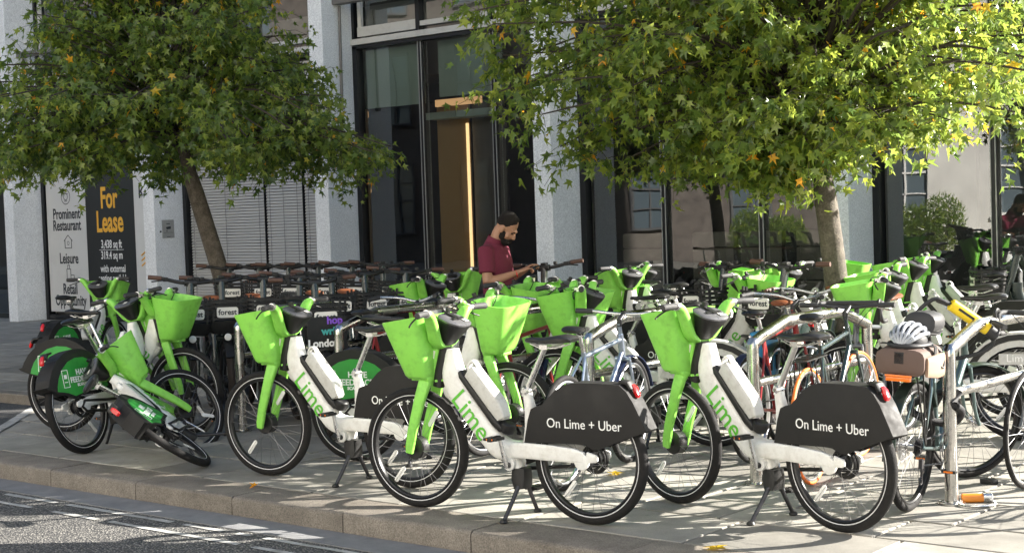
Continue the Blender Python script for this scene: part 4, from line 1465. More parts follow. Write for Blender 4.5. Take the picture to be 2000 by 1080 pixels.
put_lime((-6.35, 9.55), 192, 'e-bike with black skirt in the thick of the rows, behind the silver mudguard', var=('uber', 'battery'), steer=-7)
put_lime((-4.35, 11.0), 184, 'e-bike in the back rows just right of the tree trunk base', var=('uber', 'battery'), steer=9)
put_lime((-8.35, 8.75), 14, 'e-bike pointing right, between the black handlebars and the central basket', var=('uber', 'battery'), steer=-10)
put_lime((-7.0, 10.05), 8, 'e-bike pointing right, hemmed in by the middle rows before the tall glass', var=('uber', 'battery'), steer=-5)
put_lime((-4.95, 12.7), 184, 'e-bike before the right-hand fin, right of the tree trunk', var=('uber', 'battery'), steer=-6)
put_lime((-3.85, 9.95), 200, 'e-bike with silver rear mudguard and green basket behind the helmet', var=('silver', 'battery'), steer=4)

# ------------------------------------------------------------------ dark hire bikes with brown grips
forest = make_forest()
GF = 'dark hire bikes with brown grips'


def put_forest(bar, heading, label, var=('brown',), lean=0, steer=0):
    h = R(heading)
    return forest.place('hire_bike', label, 'bicycle', GF, (bar[0] - .87 * math.cos(h), bar[1] - .87 * math.sin(h), 0), heading, lean, steer, var, FAX)


ords = ['leftmost', 'second from the left', 'third from the left', 'fourth from the left', 'fifth from the left', 'sixth from the left', 'rightmost']
for i in range(7):
    put_forest((-10.22 + .155 * i, 7.88 + .27 * i), -33 + rng.uniform(-3, 3), 'black hire bike, %s in the front rank' % ords[i], lean=rng.uniform(1, 5), steer=rng.uniform(-5, 5), var=('brown',) if i % 3 else ('black',))
for i in range(6):
    put_forest((-12.75 + .36 * i, 10.42 + .10 * i), -33 + rng.uniform(-3, 3), 'black hire bike, %s in the rear rank by the blinds' % (ords[i] if i < 5 else 'rightmost'), lean=rng.uniform(1, 4), steer=rng.uniform(-6, 6))
lon = put_forest((-8.66, 7.95), -31, 'black bike with colourful lettering on its basket, behind the left battery bike', ('black',))
put_forest((-8.25, 10.32), 298, 'black bike with brown grips that the man in maroon is holding', ('black',), steer=-12)
put_forest((-5.02, 12.95), 214, 'black bike with dark basket and tall stem at the right edge', ('black',))
put_forest((-6.35, 10.25), 265, 'black bike with brown grips in the rows before the tall glass', ('black',), steer=-8)
put_forest((-5.75, 10.15), 262, 'black bike with brown grips standing just left of the right tree', ('brown',), steer=8)
for ch_ in lon.children:
    if ch_.name.startswith('basket'):
        MX = Matrix(((0, 0, 1, 0), (1, 0, 0, 0), (0, 1, 0, 0), (0, 0, 0, 1)))
        pn = link('basket_panel', MB().box((1.285, 0, .80), (.012, .30, .26)).mesh('basket_panel', MATS['black_plastic'], smooth=False, bevel=.004), ch_)
        for body, y, z, m in (('hop', .06, .90, 'print_purple'), ('wrld', .03, .82, 'print_teal'), ('London.', -.02, .73, 'print_white')):
            t = text_mb(body, .078, Matrix.Translation((1.2935, y, z)) @ MX, bold=.003)
            link('lettering', t.mesh('lettering', MATS[m], smooth=False, recalc=False), ch_)

# ------------------------------------------------------------------ private bicycles
GP = 'private bicycles on the stands'


def put_bike(proto, rear, heading, label, lean=0, steer=0):
    return proto.place('bicycle', label, 'bicycle', GP, (rear[0], rear[1], 0), heading, lean, steer, (), ((.90, 0, .70), (-.25, 0, .97)))


p7 = make_bike('bike_red', 'rim_silver', 'tyre', .018, 'swept', guards='guard_navy', seat_h=.95)
p1 = make_bike('bike_silver', 'rim_silver', 'tyre', .019, 'flat', guards='guard_navy', seat_h=.94, rear_guard=False)
put_bike(p1, (-5.476, 6.97), 103, 'silver-blue bicycle with navy mudguards and bright rims behind the central e-bike', lean=-2)
p2 = make_bike('bike_dark', 'rim_silver', 'tyre_orange', .0115, 'flat', rack=True, seat_h=.97)
put_bike(p2, (-4.30, 7.86), 101, 'dark bicycle with orange tyres behind the right e-bike', lean=2, steer=-6)
p3 = make_bike('bike_green', 'rim_black', 'tyre', .022, 'flat', guards='guard_green', seat_h=1.0, dt=.024, ft=.019, rack=True, discs=True)
tour = put_bike(p3, (-3.49, 7.42), 96, 'green-grey touring bicycle with helmet and bags, locked to the nearest stand', lean=-3, steer=-38)
p5 = make_bike('bike_grey', 'rim_silver', 'tyre', .016, 'swept', saddle='brown_leather', guards='guard_green', rack=True, seat_h=.96, grip='brown_grip')
put_bike(p5, (-5.22, 9.12), 100, 'grey bicycle with brown leather saddle and blue pannier', lean=2)
p6 = make_bike('bike_grey', 'rim_silver', 'tyre', .014, 'drop', saddle='brown_leather', seat_h=.97)
put_bike(p7, (-5.0, 8.35), 98, 'dark red bicycle behind the steel stand at centre right', lean=2, steer=-8)
put_bike(p6, (-4.72, 10.02), 276, 'grey drop-bar bicycle with brown saddle facing the road', lean=-2, steer=5)
put_bike(p7, (-8.0, 7.75), 100, 'dark red bicycle with bright mudguard rim, left of the green feedback skirt', lean=3)
put_bike(p7, (-6.75, 7.72), 97, 'dark red bicycle with navy mudguards between the two central stands', lean=-2, steer=6)
put_bike(p6, (-3.15, 9.35), 268, 'grey drop-bar bicycle at the right edge behind the touring bicycle', lean=2)
put_bike(p5, (-2.55, 7.9), 94, 'grey bicycle cut off by the right edge, its wheel beside the nearest stand', lean=-2)

# ------------------------------------------------------------------ things on the bicycles and stands
tm = tour.matrix_basis.copy()


def on_tour(name, parts, label, cat):
    """first part is the thing itself, the others its parts; coordinates in the bicycle's frame"""
    root = None
    for nm, mb, m, kw in parts:
        o = link(nm, mb.mesh(nm, MATS[m], **kw), root)
        if root is None:
            root = o
            o.matrix_basis = Matrix.Translation(tour.location) @ tour.rotation_quaternion.to_matrix().to_4x4()
            tag(o, label, cat)
    return root


on_tour('saddle_cover', [('saddle_cover', MB().loft([(.05, 0, 1.0), (.07, 0, 1.0), (.15, 0, .995), (.24, 0, 1.0), (.32, 0, 1.005), (.375, 0, 1.0)], [.04, .085, .098, .085, .055, .02], [.03, .062, .068, .058, .04, .02], n=16, e=2.4), 'bag_black', {}),
                         ('hem', MB().loft([(.06, 0, .95), (.15, 0, .94), (.25, 0, .95)], [.07, .088, .072], [.008, .010, .008], n=12), 'bag_black', {})], 'black rain cover stretched over the touring bicycle saddle', 'saddle cover')
on_tour('pannier_bag', [('pannier_bag', MB().loft([(-.24, 0, .82), (-.225, 0, .82), (-.08, 0, .825), (.06, 0, .83), (.075, 0, .83)], [.10, .13, .14, .13, .10], [.05, .07, .078, .07, .05], n=18, e=4), 'bag_brown', {}),
                        ('side_pocket', MB().loft([(-.20, -.135, .80), (-.10, -.155, .80), (0, -.15, .80), (.03, -.13, .80)], [.01, .018, .018, .008], [.05, .062, .062, .04], n=12, e=4), 'bag_tan', {}),
                        ('strap', MB().box((-.10, 0, .902), (.035, .29, .006)).box((-.10, -.145, .84), (.035, .006, .12)).box((-.237, 0, .845), (.006, .05, .06)), 'bag_black', {}),
                        ('rear_reflector', MB().box((-.235, 0, .735), (.03, .13, .022)).box((-.24, 0, .752), (.02, .14, .012)), 'orange_lens', {'bevel': .004})], 'brown rack bag with tan pocket under the helmet', 'bag')
# helmet: ribbed shell with vents
hm = []
shell = MB()
for i in range(7):
    a = (i - 3) / 3.4 * 1.25
    pts = []
    for q in range(13):
        t = math.pi * (q + .2) / 12.4
        pts.append((-.135 * math.cos(t) * math.cos(a * .35), math.sin(a) * .098 * (math.sin(t) ** .6), .11 * (math.sin(t) ** .8) * math.cos(a * .9)))
    shell.loft([(-.08 + p[0], p[1], .905 + p[2]) for p in pts], .0085, .010, side=(0, 1, 0), n=8, e=3)
for t in (.18, .5, .82):
    pts = []
    for q in range(11):
        a = (q - 5) / 5 * 1.2
        th = math.pi * t
        pts.append((-.08 - .135 * math.cos(th) * .98, math.sin(a) * .095 * math.sin(th) ** .6, .903 + .108 * math.sin(th) ** .8 * math.cos(a * .9)))
    shell.loft(pts, .008, .009, side=(1, 0, 0), n=8, e=3)
rimp = [(-.08 + .14 * math.cos(q), .098 * math.sin(q), .905) for q in [2 * math.pi * i / 24 for i in range(24)]]
rim_ = MB().tube(rimp, .013, 8, closed=True)
on_tour('helmet', [('helmet', shell, 'helmet_silver', {}), ('rim', rim_, 'bag_black', {}),
                   ('lining', MB().lathe((-.08, 0, .90), (0, 0, 1), [(.0, .09), (.03, .092), (.06, .078), (.085, .05), (.095, .01)], 20), 'bag_black', {}),
                   ('chin_strap', MB().tube(smooth_path([(-.15, -.085, .90), (-.12, -.14, .84), (-.06, -.175, .79), (0, -.15, .85), (.0, -.09, .90)], 4), .007, 6), 'bag_black', {})], 'silver and black cycle helmet resting on the brown rack bag', 'helmet')

# pannier on the grey bicycle
pb = link('pannier_bag', MB().loft([(0, 0, .16), (0, 0, .18), (0, 0, .55), (0, 0, .60)], [.13, .15, .16, .13], [.055, .07, .075, .05], side=(0, 1, 0), n=16, e=4).mesh('pannier_bag', MATS['bag_blue']))
pb.location = (-5.36, 9.12, .16)
pb.rotation_euler = (0, 0, R(10))
tag(pb, 'bright blue pannier hanging beside the steel stand', 'bag')
link('flap', MB().loft([(0, 0, .53), (0, 0, .615)], [.165, .14], [.08, .055], side=(0, 1, 0), n=16, e=4).mesh('flap', MATS['bag_blue']), pb)
link('buckle', MB().box((.08, -.06, .40), (.012, .03, .10)).box((.08, .06, .40), (.012, .03, .10)).mesh('buckle', MATS['bag_black'], smooth=False), pb)

# yellow lock on the stand
e = link('cycle_lock', MB().loft([(0, -.115, 0), (0, -.11, 0), (0, .105, 0), (0, .11, 0)], [.024, .03, .03, .024], [.024, .03, .03, .024], side=(1, 0, 0), n=16, e=3).mesh('cycle_lock', MATS['lock_yellow']))
e.location = (-3.43, 8.12, .985)
e.rotation_euler = (R(-36), 0, R(-50))
e.scale = (1.15, 1.15, 1.15)
tag(e, 'chunky yellow cycle lock hanging over the nearest stand', 'lock')
link('end_cap', MB().loft([(0, .105, 0), (0, .16, -.005), (0, .165, -.005)], [.03, .031, .02], [.03, .031, .02], side=(1, 0, 0), n=14).mesh('end_cap', MATS['bag_black']), e)
link('shackle', MB().tube(smooth_path([(0, .155, -.01), (-.02, .17, -.08), (-.05, .05, -.22), (-.05, -.12, -.27), (-.03, -.22, -.18), (0, -.2, -.03), (0, -.11, 0)], 4), .010, 8).mesh('shackle', MATS['bag_black']), e)
link('printing', MB().box((.0305, -.03, .0), (.001, .09, .012)).box((.0305, .03, .0), (.001, .05, .008)).mesh('printing', MATS['bag_black'], smooth=False), e)
# chain in its sleeve round the post
cp = smooth_path([(.05, -.05, .55), (.045, .05, .50), (.0, .075, .44), (-.07, .05, .43), (-.16, -.03, .47), (-.22, -.02, .52), (-.16, .08, .57), (-.05, .10, .60), (.03, .05, .60)], 5)
e = link('cycle_chain', MB().tube(cp, .021, 10, closed=True).mesh('cycle_chain', MATS['chain_sleeve']))
e.location = (-3.38, 7.71, .0)
tag(e, 'thick black sleeved chain wrapped round the nearest post', 'lock')
# lock lying at the foot of the post
e = link('cycle_lock', MB().loft([(-.06, 0, .024), (-.055, 0, .024), (.055, 0, .024), (.06, 0, .024)], [.018, .024, .024, .018], [.018, .024, .024, .018], side=(0, 1, 0), n=14, e=3).mesh('cycle_lock', MATS['lock_orange']))
e.location = (-3.30, 7.80, 0)
e.rotation_euler = (0, 0, R(35))
tag(e, 'orange lock lying on the paving at the foot of the post', 'lock')
link('end_cap', MB().loft([(.055, 0, .026), (.10, 0, .026), (.105, 0, .026)], [.026, .026, .02], [.026, .026, .02], side=(0, 1, 0), n=14, e=3).mesh('end_cap', MATS['steel']), e)
link('shackle', MB().tube(smooth_path([(.09, 0, .012), (.10, -.10, .010), (.02, -.16, .010), (-.08, -.12, .010), (-.06, 0, .014)], 4), .008, 8).mesh('shackle', MATS['steel']), e)
e = link('rubber_block', MB().prism([(-.05, -.02), (.03, -.03), (.055, .0), (.02, .03), (-.045, .025)], .001, .03, 'z').mesh('rubber_block', MATS['bag_black'], bevel=.006))
e.location = (-3.435, 8.36, 0)
tag(e, 'small black scrap of rubber lying on the paving by the front wheel', 'litter')
# round sticker on the right e-bike
# ------------------------------------------------------------------ trees
def leaf_mat(name):
    m = bpy.data.materials.new(name)
    m.use_nodes = True
    N, L = m.node_tree.nodes, m.node_tree.links
    b = N['Principled BSDF']
    at = N.new('ShaderNodeAttribute')
    at.attribute_name = 'tint'
    ramp = N.new('ShaderNodeValToRGB')
    el = ramp.color_ramp.elements
    el[0].position, el[0].color = 0, (.024, .048, .014, 1)
    el[1].position, el[1].color = 1, (.62, .30, .02, 1)
    for p, c in ((.35, (.060, .104, .024, 1)), (.70, (.120, .180, .032, 1)), (.84, (.20, .25, .038, 1)), (.92, (.38, .30, .02, 1))):
        e_ = el.new(p)
        e_.color = c
    L.new(at.outputs['Fac'], ramp.inputs['Fac'])
    L.new(ramp.outputs[0], b.inputs['Base Color'])
    b.inputs['Roughness'].default_value = .26
    b.inputs['Specular IOR Level'].default_value = .5
    tl = N.new('ShaderNodeBsdfTranslucent')
    hs = N.new('ShaderNodeHueSaturation')
    hs.inputs['Value'].default_value = 2.6
    hs.inputs['Hue'].default_value = .485
    L.new(ramp.outputs[0], hs.inputs['Color'])
    L.new(hs.outputs[0], tl.inputs[0])
    mx = N.new('ShaderNodeMixShader')
    mx.inputs[0].default_value = .42
    L.new(b.outputs[0], mx.inputs[1])
    L.new(tl.outputs[0], mx.inputs[2])
    L.new(mx.outputs[0], N['Material Output'].inputs[0])
    MATS[name] = m


leaf_mat('leaf')
stone_mat('bark', (.055, .044, .033), (.13, .11, .085), .3, .85, 14, .9, .05, 60)

LOBES = [(-118, .62), (-58, .92), (0, 1.0), (58, .92), (118, .62)]
_lv = [(0, 0, 0)]
for i, (a, r_) in enumerate(LOBES):
    q = R(a)
    _lv.append((math.sin(q) * r_, math.cos(q) * r_, -.16 * r_ * r_))
    if i < 4:
        q2 = R((a + LOBES[i + 1][0]) / 2)
        _lv.append((math.sin(q2) * .36, math.cos(q2) * .36, .02))
_lv.append((.10, -.28, .0))
_lv.append((-.10, -.28, .0))
LEAF_V = np.array(_lv, float)
LEAF_V[:, 1] += .28
LEAF_VARS = []
for fold, curl, sx_, sk_ in ((.10, .10, 1.0, 0.0), (.45, .25, .85, .10), (.25, .55, .95, -.14), (.75, .35, .75, .06), (-.20, .45, .92, -.05), (.30, -.15, 1.08, .12)):
    v_ = LEAF_V.copy()
    y_ = v_[:, 1].copy()
    v_[:, 2] += fold * np.abs(v_[:, 0]) - curl * .35 * (y_ - .4) ** 2 * np.sign(y_ - .2)
    v_[:, 0] = v_[:, 0] * sx_ * (1 - .25 * abs(fold)) + sk_ * y_ * y_
    LEAF_VARS.append(v_)
LEAF_VARS = np.array(LEAF_VARS)
nl = len(LEAF_V)
LEAF_F = [(0, i + 1, i) for i in range(1, 9)] + [(0, 10, 9), (0, 11, 10), (0, 1, 11)]
LEAF_F = np.array(LEAF_F)
nprng = np.random.default_rng(5)


def leaf_mesh(name, tint, var=0):
    me = bpy.data.meshes.new(name)
    me.from_pydata(LEAF_VARS[var].tolist(), [], LEAF_F.tolist())
    at = me.attributes.new('tint', 'FLOAT', 'POINT')
    at.data.foreach_set('value', [tint] * nl)
    me.materials.append(MATS['leaf'])
    return me


LEAF_T = [.15, .3, .42, .5, .6, .7, .8, .93, 1.0]
LEAF_ME = [[leaf_mesh('leaf', t, v) for v in range(6)] for t in LEAF_T]


def make_tree(base, lean, crown_c, crown_r, trunk_r, fork_z, label, nbr, seed, yellow, density=1.0, tone=.42, skirt=.10, cone=None):
    rg = random.Random(seed)
    root = empty('sweetgum_tree', (base[0], base[1], 0))
    tag(root, label, 'tree', 'street trees')
    bx, by = base
    lx, ly = lean            # horizontal drift per metre of height
    top = crown_c[2] + crown_r[2] * .75

    def axis(z):
        return Vector((lx * z + .03 * math.sin(z * 1.7), ly * z + .03 * math.cos(z * 1.3), z))
    pts = [axis(z) for z in np.linspace(0, top, 16)]
    rad = [trunk_r * (1.35 if i == 0 else 1.0) * max(.12, 1 - .85 * i / 15) if i > 5 else trunk_r * (1.28 if i == 0 else 1.06 - .03 * i) for i in range(16)]
    link('trunk', MB().tube(pts, rad, 16).mesh('trunk', MATS['bark']), root)
    br = MB()
    lp, ln_, lu, ls = [], [], [], []
    cc = Vector(crown_c)
    for i in range(nbr):
        # tip on an uneven ellipsoid, more of them low down and outside
        u = -1 + 1.95 * rg.random() ** 1.45
        ph = rg.uniform(0, 2 * math.pi)
        k = math.sqrt(1 - u * u)
        w = (rg.uniform(.30, 1.0) ** .45) * (1 + .16 * math.sin(3 * ph + seed) + .10 * math.sin(5 * ph + 4 * u))
        if u < -.35: w *= .92 + .2 * rg.random()
        tip = cc + Vector((math.cos(ph) * k * crown_r[0] * w, math.sin(ph) * k * crown_r[1] * w, u * crown_r[2] * w))
        if cone:
            # pyramidal crown: radius shrinks with height
            zf = rg.random() ** 1.5
            z_ = cone[0] + (cone[1] - cone[0]) * zf
            rr_ = (cone[2] * (1 - zf) ** .8 + .12) * (rg.uniform(.25, 1.0) ** .45) * (1 + .14 * math.sin(3 * ph + 1) + .10 * math.sin(7 * zf * 3 + ph * 2))
            tip = Vector((cc.x + math.cos(ph) * rr_ + lx * (z_ - cone[0]) * .3, cc.y + math.sin(ph) * rr_, z_))
        hd = math.hypot(tip.x - cc.x, tip.y - cc.y)
        zmin = fork_z - .18 + skirt * hd
        if tip.z < zmin: tip.z = zmin + rg.uniform(0, .35)
        zs = max(fork_z + .05, min(top - .3, fork_z + (tip.z - fork_z) * .45 - .15 + rg.uniform(-.1, .3)))
        st_ = axis(zs)
        mid = st_.lerp(tip, .5) + Vector((0, 0, .22 * (tip - st_).length * .5 + rg.uniform(-.1, .15)))
        path = smooth_path([st_, mid, tip], 6)
        n = len(path)
        r0 = trunk_r * .17 * min(1, (tip - st_).length / 2)
        br.tube(path[:-1], [r0 * (1 - .88 * j / (n - 1)) + .003 for j in range(n - 1)], 5, cap=False)
        # twigs with leaves
        for tw in range(int(9 * density) + 1):
            f = rg.uniform(.38, 1.0) if tw > 3 else rg.uniform(.88, 1.0)
            p = path[min(n - 1, int(f * (n - 1)))]
            d = Vector((rg.gauss(0, 1), rg.gauss(0, 1), rg.gauss(-.15, .6))).normalized()
            L_ = rg.uniform(.18, .48)
            e_ = p + d * L_ + Vector((0, 0, -.10 * L_))
            br.tube([p, p.lerp(e_, .5) + Vector((0, 0, .03)), e_], .0022, 3, cap=False)
            m = rg.randint(8, 13)
            for q in range(m):
                g = .25 + .8 * q / m
                c = p.lerp(e_, g) + Vector((rg.gauss(0, .045), rg.gauss(0, .045), rg.gauss(-.03, .04)))
                out = (c - cc)
                out.z *= .4
                out = out.normalized() if out.length > .01 else Vector((0, 1, 0))
                nn = (Vector((0, 0, 1)) * rg.uniform(.0, 1.0) + out * rg.uniform(.1, 1.0) + Vector((rg.gauss(0, .55), rg.gauss(0, .55), rg.gauss(0, .4)))).normalized()
                dn = (out * .5 + d * .5 + Vector((rg.gauss(0, .4), rg.gauss(0, .4), -.75))).normalized()
                dn = (dn - nn * dn.dot(nn)).normalized()
                lp.append(c); ln_.append(nn); lu.append(dn); ls.append(rg.choice((1, 1, .8, .6)) * rg.uniform(.056, .090))
    link('branches', br.mesh('branches', MATS['twig'], recalc=False), root)
    P_ = np.array([tuple(v) for v in lp])
    NN = np.array([tuple(v) for v in ln_])
    U = np.array([tuple(v) for v in lu])
    S = np.array(ls)
    X = np.cross(U, NN)
    n = len(P_)
    tint = np.clip(nprng.normal(tone, .19, n), .02, .84)
    pick = nprng.random(n)
    tint[pick < yellow] = nprng.uniform(.88, 1.0, int((pick < yellow).sum()))
    # the leaves that show largest: nearest to the camera and inside the frame
    W = P_ + np.array([bx, by, -CAM_H])
    dep = W @ FWD
    px = 1000 + 2921 * (W @ RGT) / dep
    py = 418 - 2921 * W[:, 2] / dep
    score = dep - 6 * S * 10 + 100 * ((px < 0) | (px > 2000) | (py < -10))
    order = np.argsort(score)
    single = set(order[:300].tolist())
    rest_ = np.array([i for i in range(n) if i not in single])
    kind_ = nprng.integers(0, 6, n)
    LV = LEAF_VARS[kind_[rest_]]
    V = (P_[rest_, None, :] + S[rest_, None, None] * (LV[:, :, 0:1] * X[rest_, None, :] + LV[:, :, 1:2] * U[rest_, None, :] + LV[:, :, 2:3] * NN[rest_, None, :])).reshape(-1, 3)
    m = len(rest_)
    Fc = (LEAF_F[None] + (np.arange(m) * nl)[:, None, None]).reshape(-1, 3)
    me = bpy.data.meshes.new('crown')
    me.vertices.add(len(V))
    me.vertices.foreach_set('co', V.ravel())
    me.loops.add(Fc.size)
    me.loops.foreach_set('vertex_index', Fc.ravel())
    me.polygons.add(len(Fc))
    me.polygons.foreach_set('loop_start', np.arange(len(Fc)) * 3)
    me.update(calc_edges=True)
    at = me.attributes.new('tint', 'FLOAT', 'POINT')
    at.data.foreach_set('value', np.repeat(tint[rest_], nl).astype(np.float32))
    me.materials.append(MATS['leaf'])
    cr = link('crown', me, root)
    cr['kind'] = 'stuff'
    for i in order[:300]:
        o = link('leaf', LEAF_ME[int(np.argmin([abs(t - tint[i]) for t in LEAF_T]))][int(kind_[i])], cr)
        M = Matrix(((X[i][0], U[i][0], NN[i][0], P_[i][0]), (X[i][1], U[i][1], NN[i][1], P_[i][1]), (X[i][2], U[i][2], NN[i][2], P_[i][2]), (0, 0, 0, 1)))
        o.matrix_local = M @ Matrix.Diagonal((S[i], S[i], S[i], 1))
    print('tree', label, 'leaves', n)
    return root


make_tree((-5.68, 10.89), (-.045, -.03), (-.52, -.35, 3.65), (2.85, 2.05, 1.95), .098, 2.08, 'sunlit sweetgum tree on the right with maple-like leaves', 310, 3, .02, 1.2, .70, .08)
make_tree((-12.9, 10.75), (-.17, -.13), (-.50, -.40, 4.2), (2.75, 2.6, 2.3), .10, 2.46, 'shaded sweetgum tree on the left with a leaning trunk', 330, 8, .02, 1.2, .62, .0, (2.28, 6.0, 2.25))

# fallen leaves on the paving
for i, (x, y, lb) in enumerate(((-3.87, 6.10, 'yellow fallen leaf on the kerb below the right e-bike'), (-3.57, 6.84, 'yellow fallen leaf under the rear wheel of the right e-bike'), (-5.56, 7.56, 'curled brown-yellow leaf seen through the central rear wheel'), (-7.26, 6.11, 'small orange leaf on the kerb left of centre'))):
    o = link('fallen_leaf', LEAF_ME[7 + i % 2][i])
    o.location = (x, y, .008)
    o.rotation_euler = (rng.uniform(-.15, .15), rng.uniform(-.15, .15), rng.uniform(0, 6))
    s_ = (.085, .075, .08, .05)[i]
    o.scale = (s_, s_, s_)
    tag(o, lb, 'leaf', 'fallen leaves')

# planting across the street, mirrored in the glass
def shrub(x, y, h, r_, label, n, seed):
    rg = np.random.default_rng(seed)
    e = empty('shrub', (x, y, 0))
    tag(e, label, 'shrub', 'shrubs across the street')
    P_ = rg.normal(0, 1, (n, 3))
    P_ /= np.linalg.norm(P_, axis=1)[:, None]
    P_ *= (rg.random(n) ** .35)[:, None] * np.array([r_, r_ * .6, h / 2])
    P_[:, 2] += h / 2 + .1
    D = rg.normal(0, 1, (n, 3)); D[:, 2] += .8
    D /= np.linalg.norm(D, axis=1)[:, None]
    Q = np.cross(D, rg.normal(0, 1, (n, 3)))
    Q /= np.linalg.norm(Q, axis=1)[:, None]
    V = np.stack([P_ - Q * .018, P_ + Q * .018, P_ + D * .16], 1).reshape(-1, 3)
    me = bpy.data.meshes.new('foliage')
    me.from_pydata(V.tolist(), [], np.arange(n * 3).reshape(-1, 3).tolist())
    at = me.attributes.new('tint', 'FLOAT', 'POINT')
    at.data.foreach_set('value', np.repeat(np.clip(rg.normal(.6, .15, n), 0, .85), 3).astype(np.float32))
    me.materials.append(MATS['leaf'])
    f = link('foliage', me, e)
    f['kind'] = 'stuff'
    st = MB()
    for i in range(7):
        a = rng.uniform(0, 6.28)
        st.tube([(0, 0, 0), (math.cos(a) * r_ * .5, math.sin(a) * r_ * .3, h * .7)], .012, 5)
    link('stems', st.mesh('stems', MATS['bark']), e)


for i, x in enumerate((-18.6, -17.7, -16.9, -21.6, -22.7)):
    shrub(x, -6.6, 1.25 + .2 * (i % 3), .75, 'grassy shrub across the street, number %s from the right in the reflection' % ['three', 'two', 'one', 'four', 'five'][i], 2600, 40 + i)

# ------------------------------------------------------------------ the man in maroon
mat('skin', (.36, .19, .115), .5, dirt=.12, dirt_col=(.25, .11, .07))
mat('hair', (.014, .011, .009), .7, bump=1.0, bscale=420, dirt=.5, dirt_col=(.05, .04, .034), dscale=60, spec=.25)
mat('maroon', (.13, .012, .032), .85, bump=.12, bscale=200)
mat('trousers', (.055, .012, .02), .85)
mat('shoe', (.02, .02, .02), .5)


def remeshed(name, mb, m, voxel, smooth=6):
    """one continuous skin from overlapping volumes"""
    me = bpy.data.meshes.new(name)
    me.from_pydata(mb.v, [], mb.f)
    bm = bmesh.new(); bm.from_mesh(me); bmesh.ops.recalc_face_normals(bm, faces=bm.faces); bm.to_mesh(me); bm.free()
    o = bpy.data.objects.new(name, me)
    COL.objects.link(o)
    r_ = o.modifiers.new('r', 'REMESH'); r_.mode = 'VOXEL'; r_.voxel_size = voxel; r_.use_smooth_shade = True
    s_ = o.modifiers.new('s', 'SMOOTH'); s_.iterations = smooth; s_.factor = .5
    dg = bpy.context.evaluated_depsgraph_get()
    out = bpy.data.meshes.new_from_object(o.evaluated_get(dg))
    bpy.data.objects.remove(o, do_unlink=True)
    out.materials.clear()
    out.materials.append(MATS[m])
    out.polygons.foreach_set('use_smooth', [True] * len(out.polygons))
    return out


def ell(mb, c, r_, M=None, n=16, k=10):
    rr = []
    for i in range(k + 1):
        t = math.pi * i / k
        rr.append([Vector((r_[0] * max(math.sin(t), .02) * math.cos(2 * math.pi * j / n), r_[1] * max(math.sin(t), .02) * math.sin(2 * math.pi * j / n), r_[2] * math.cos(t))) for j in range(n)])
    c = Vector(c)
    rr = [[(M @ p if M else p) + c for p in ring] for ring in rr]
    return mb.rings(rr)


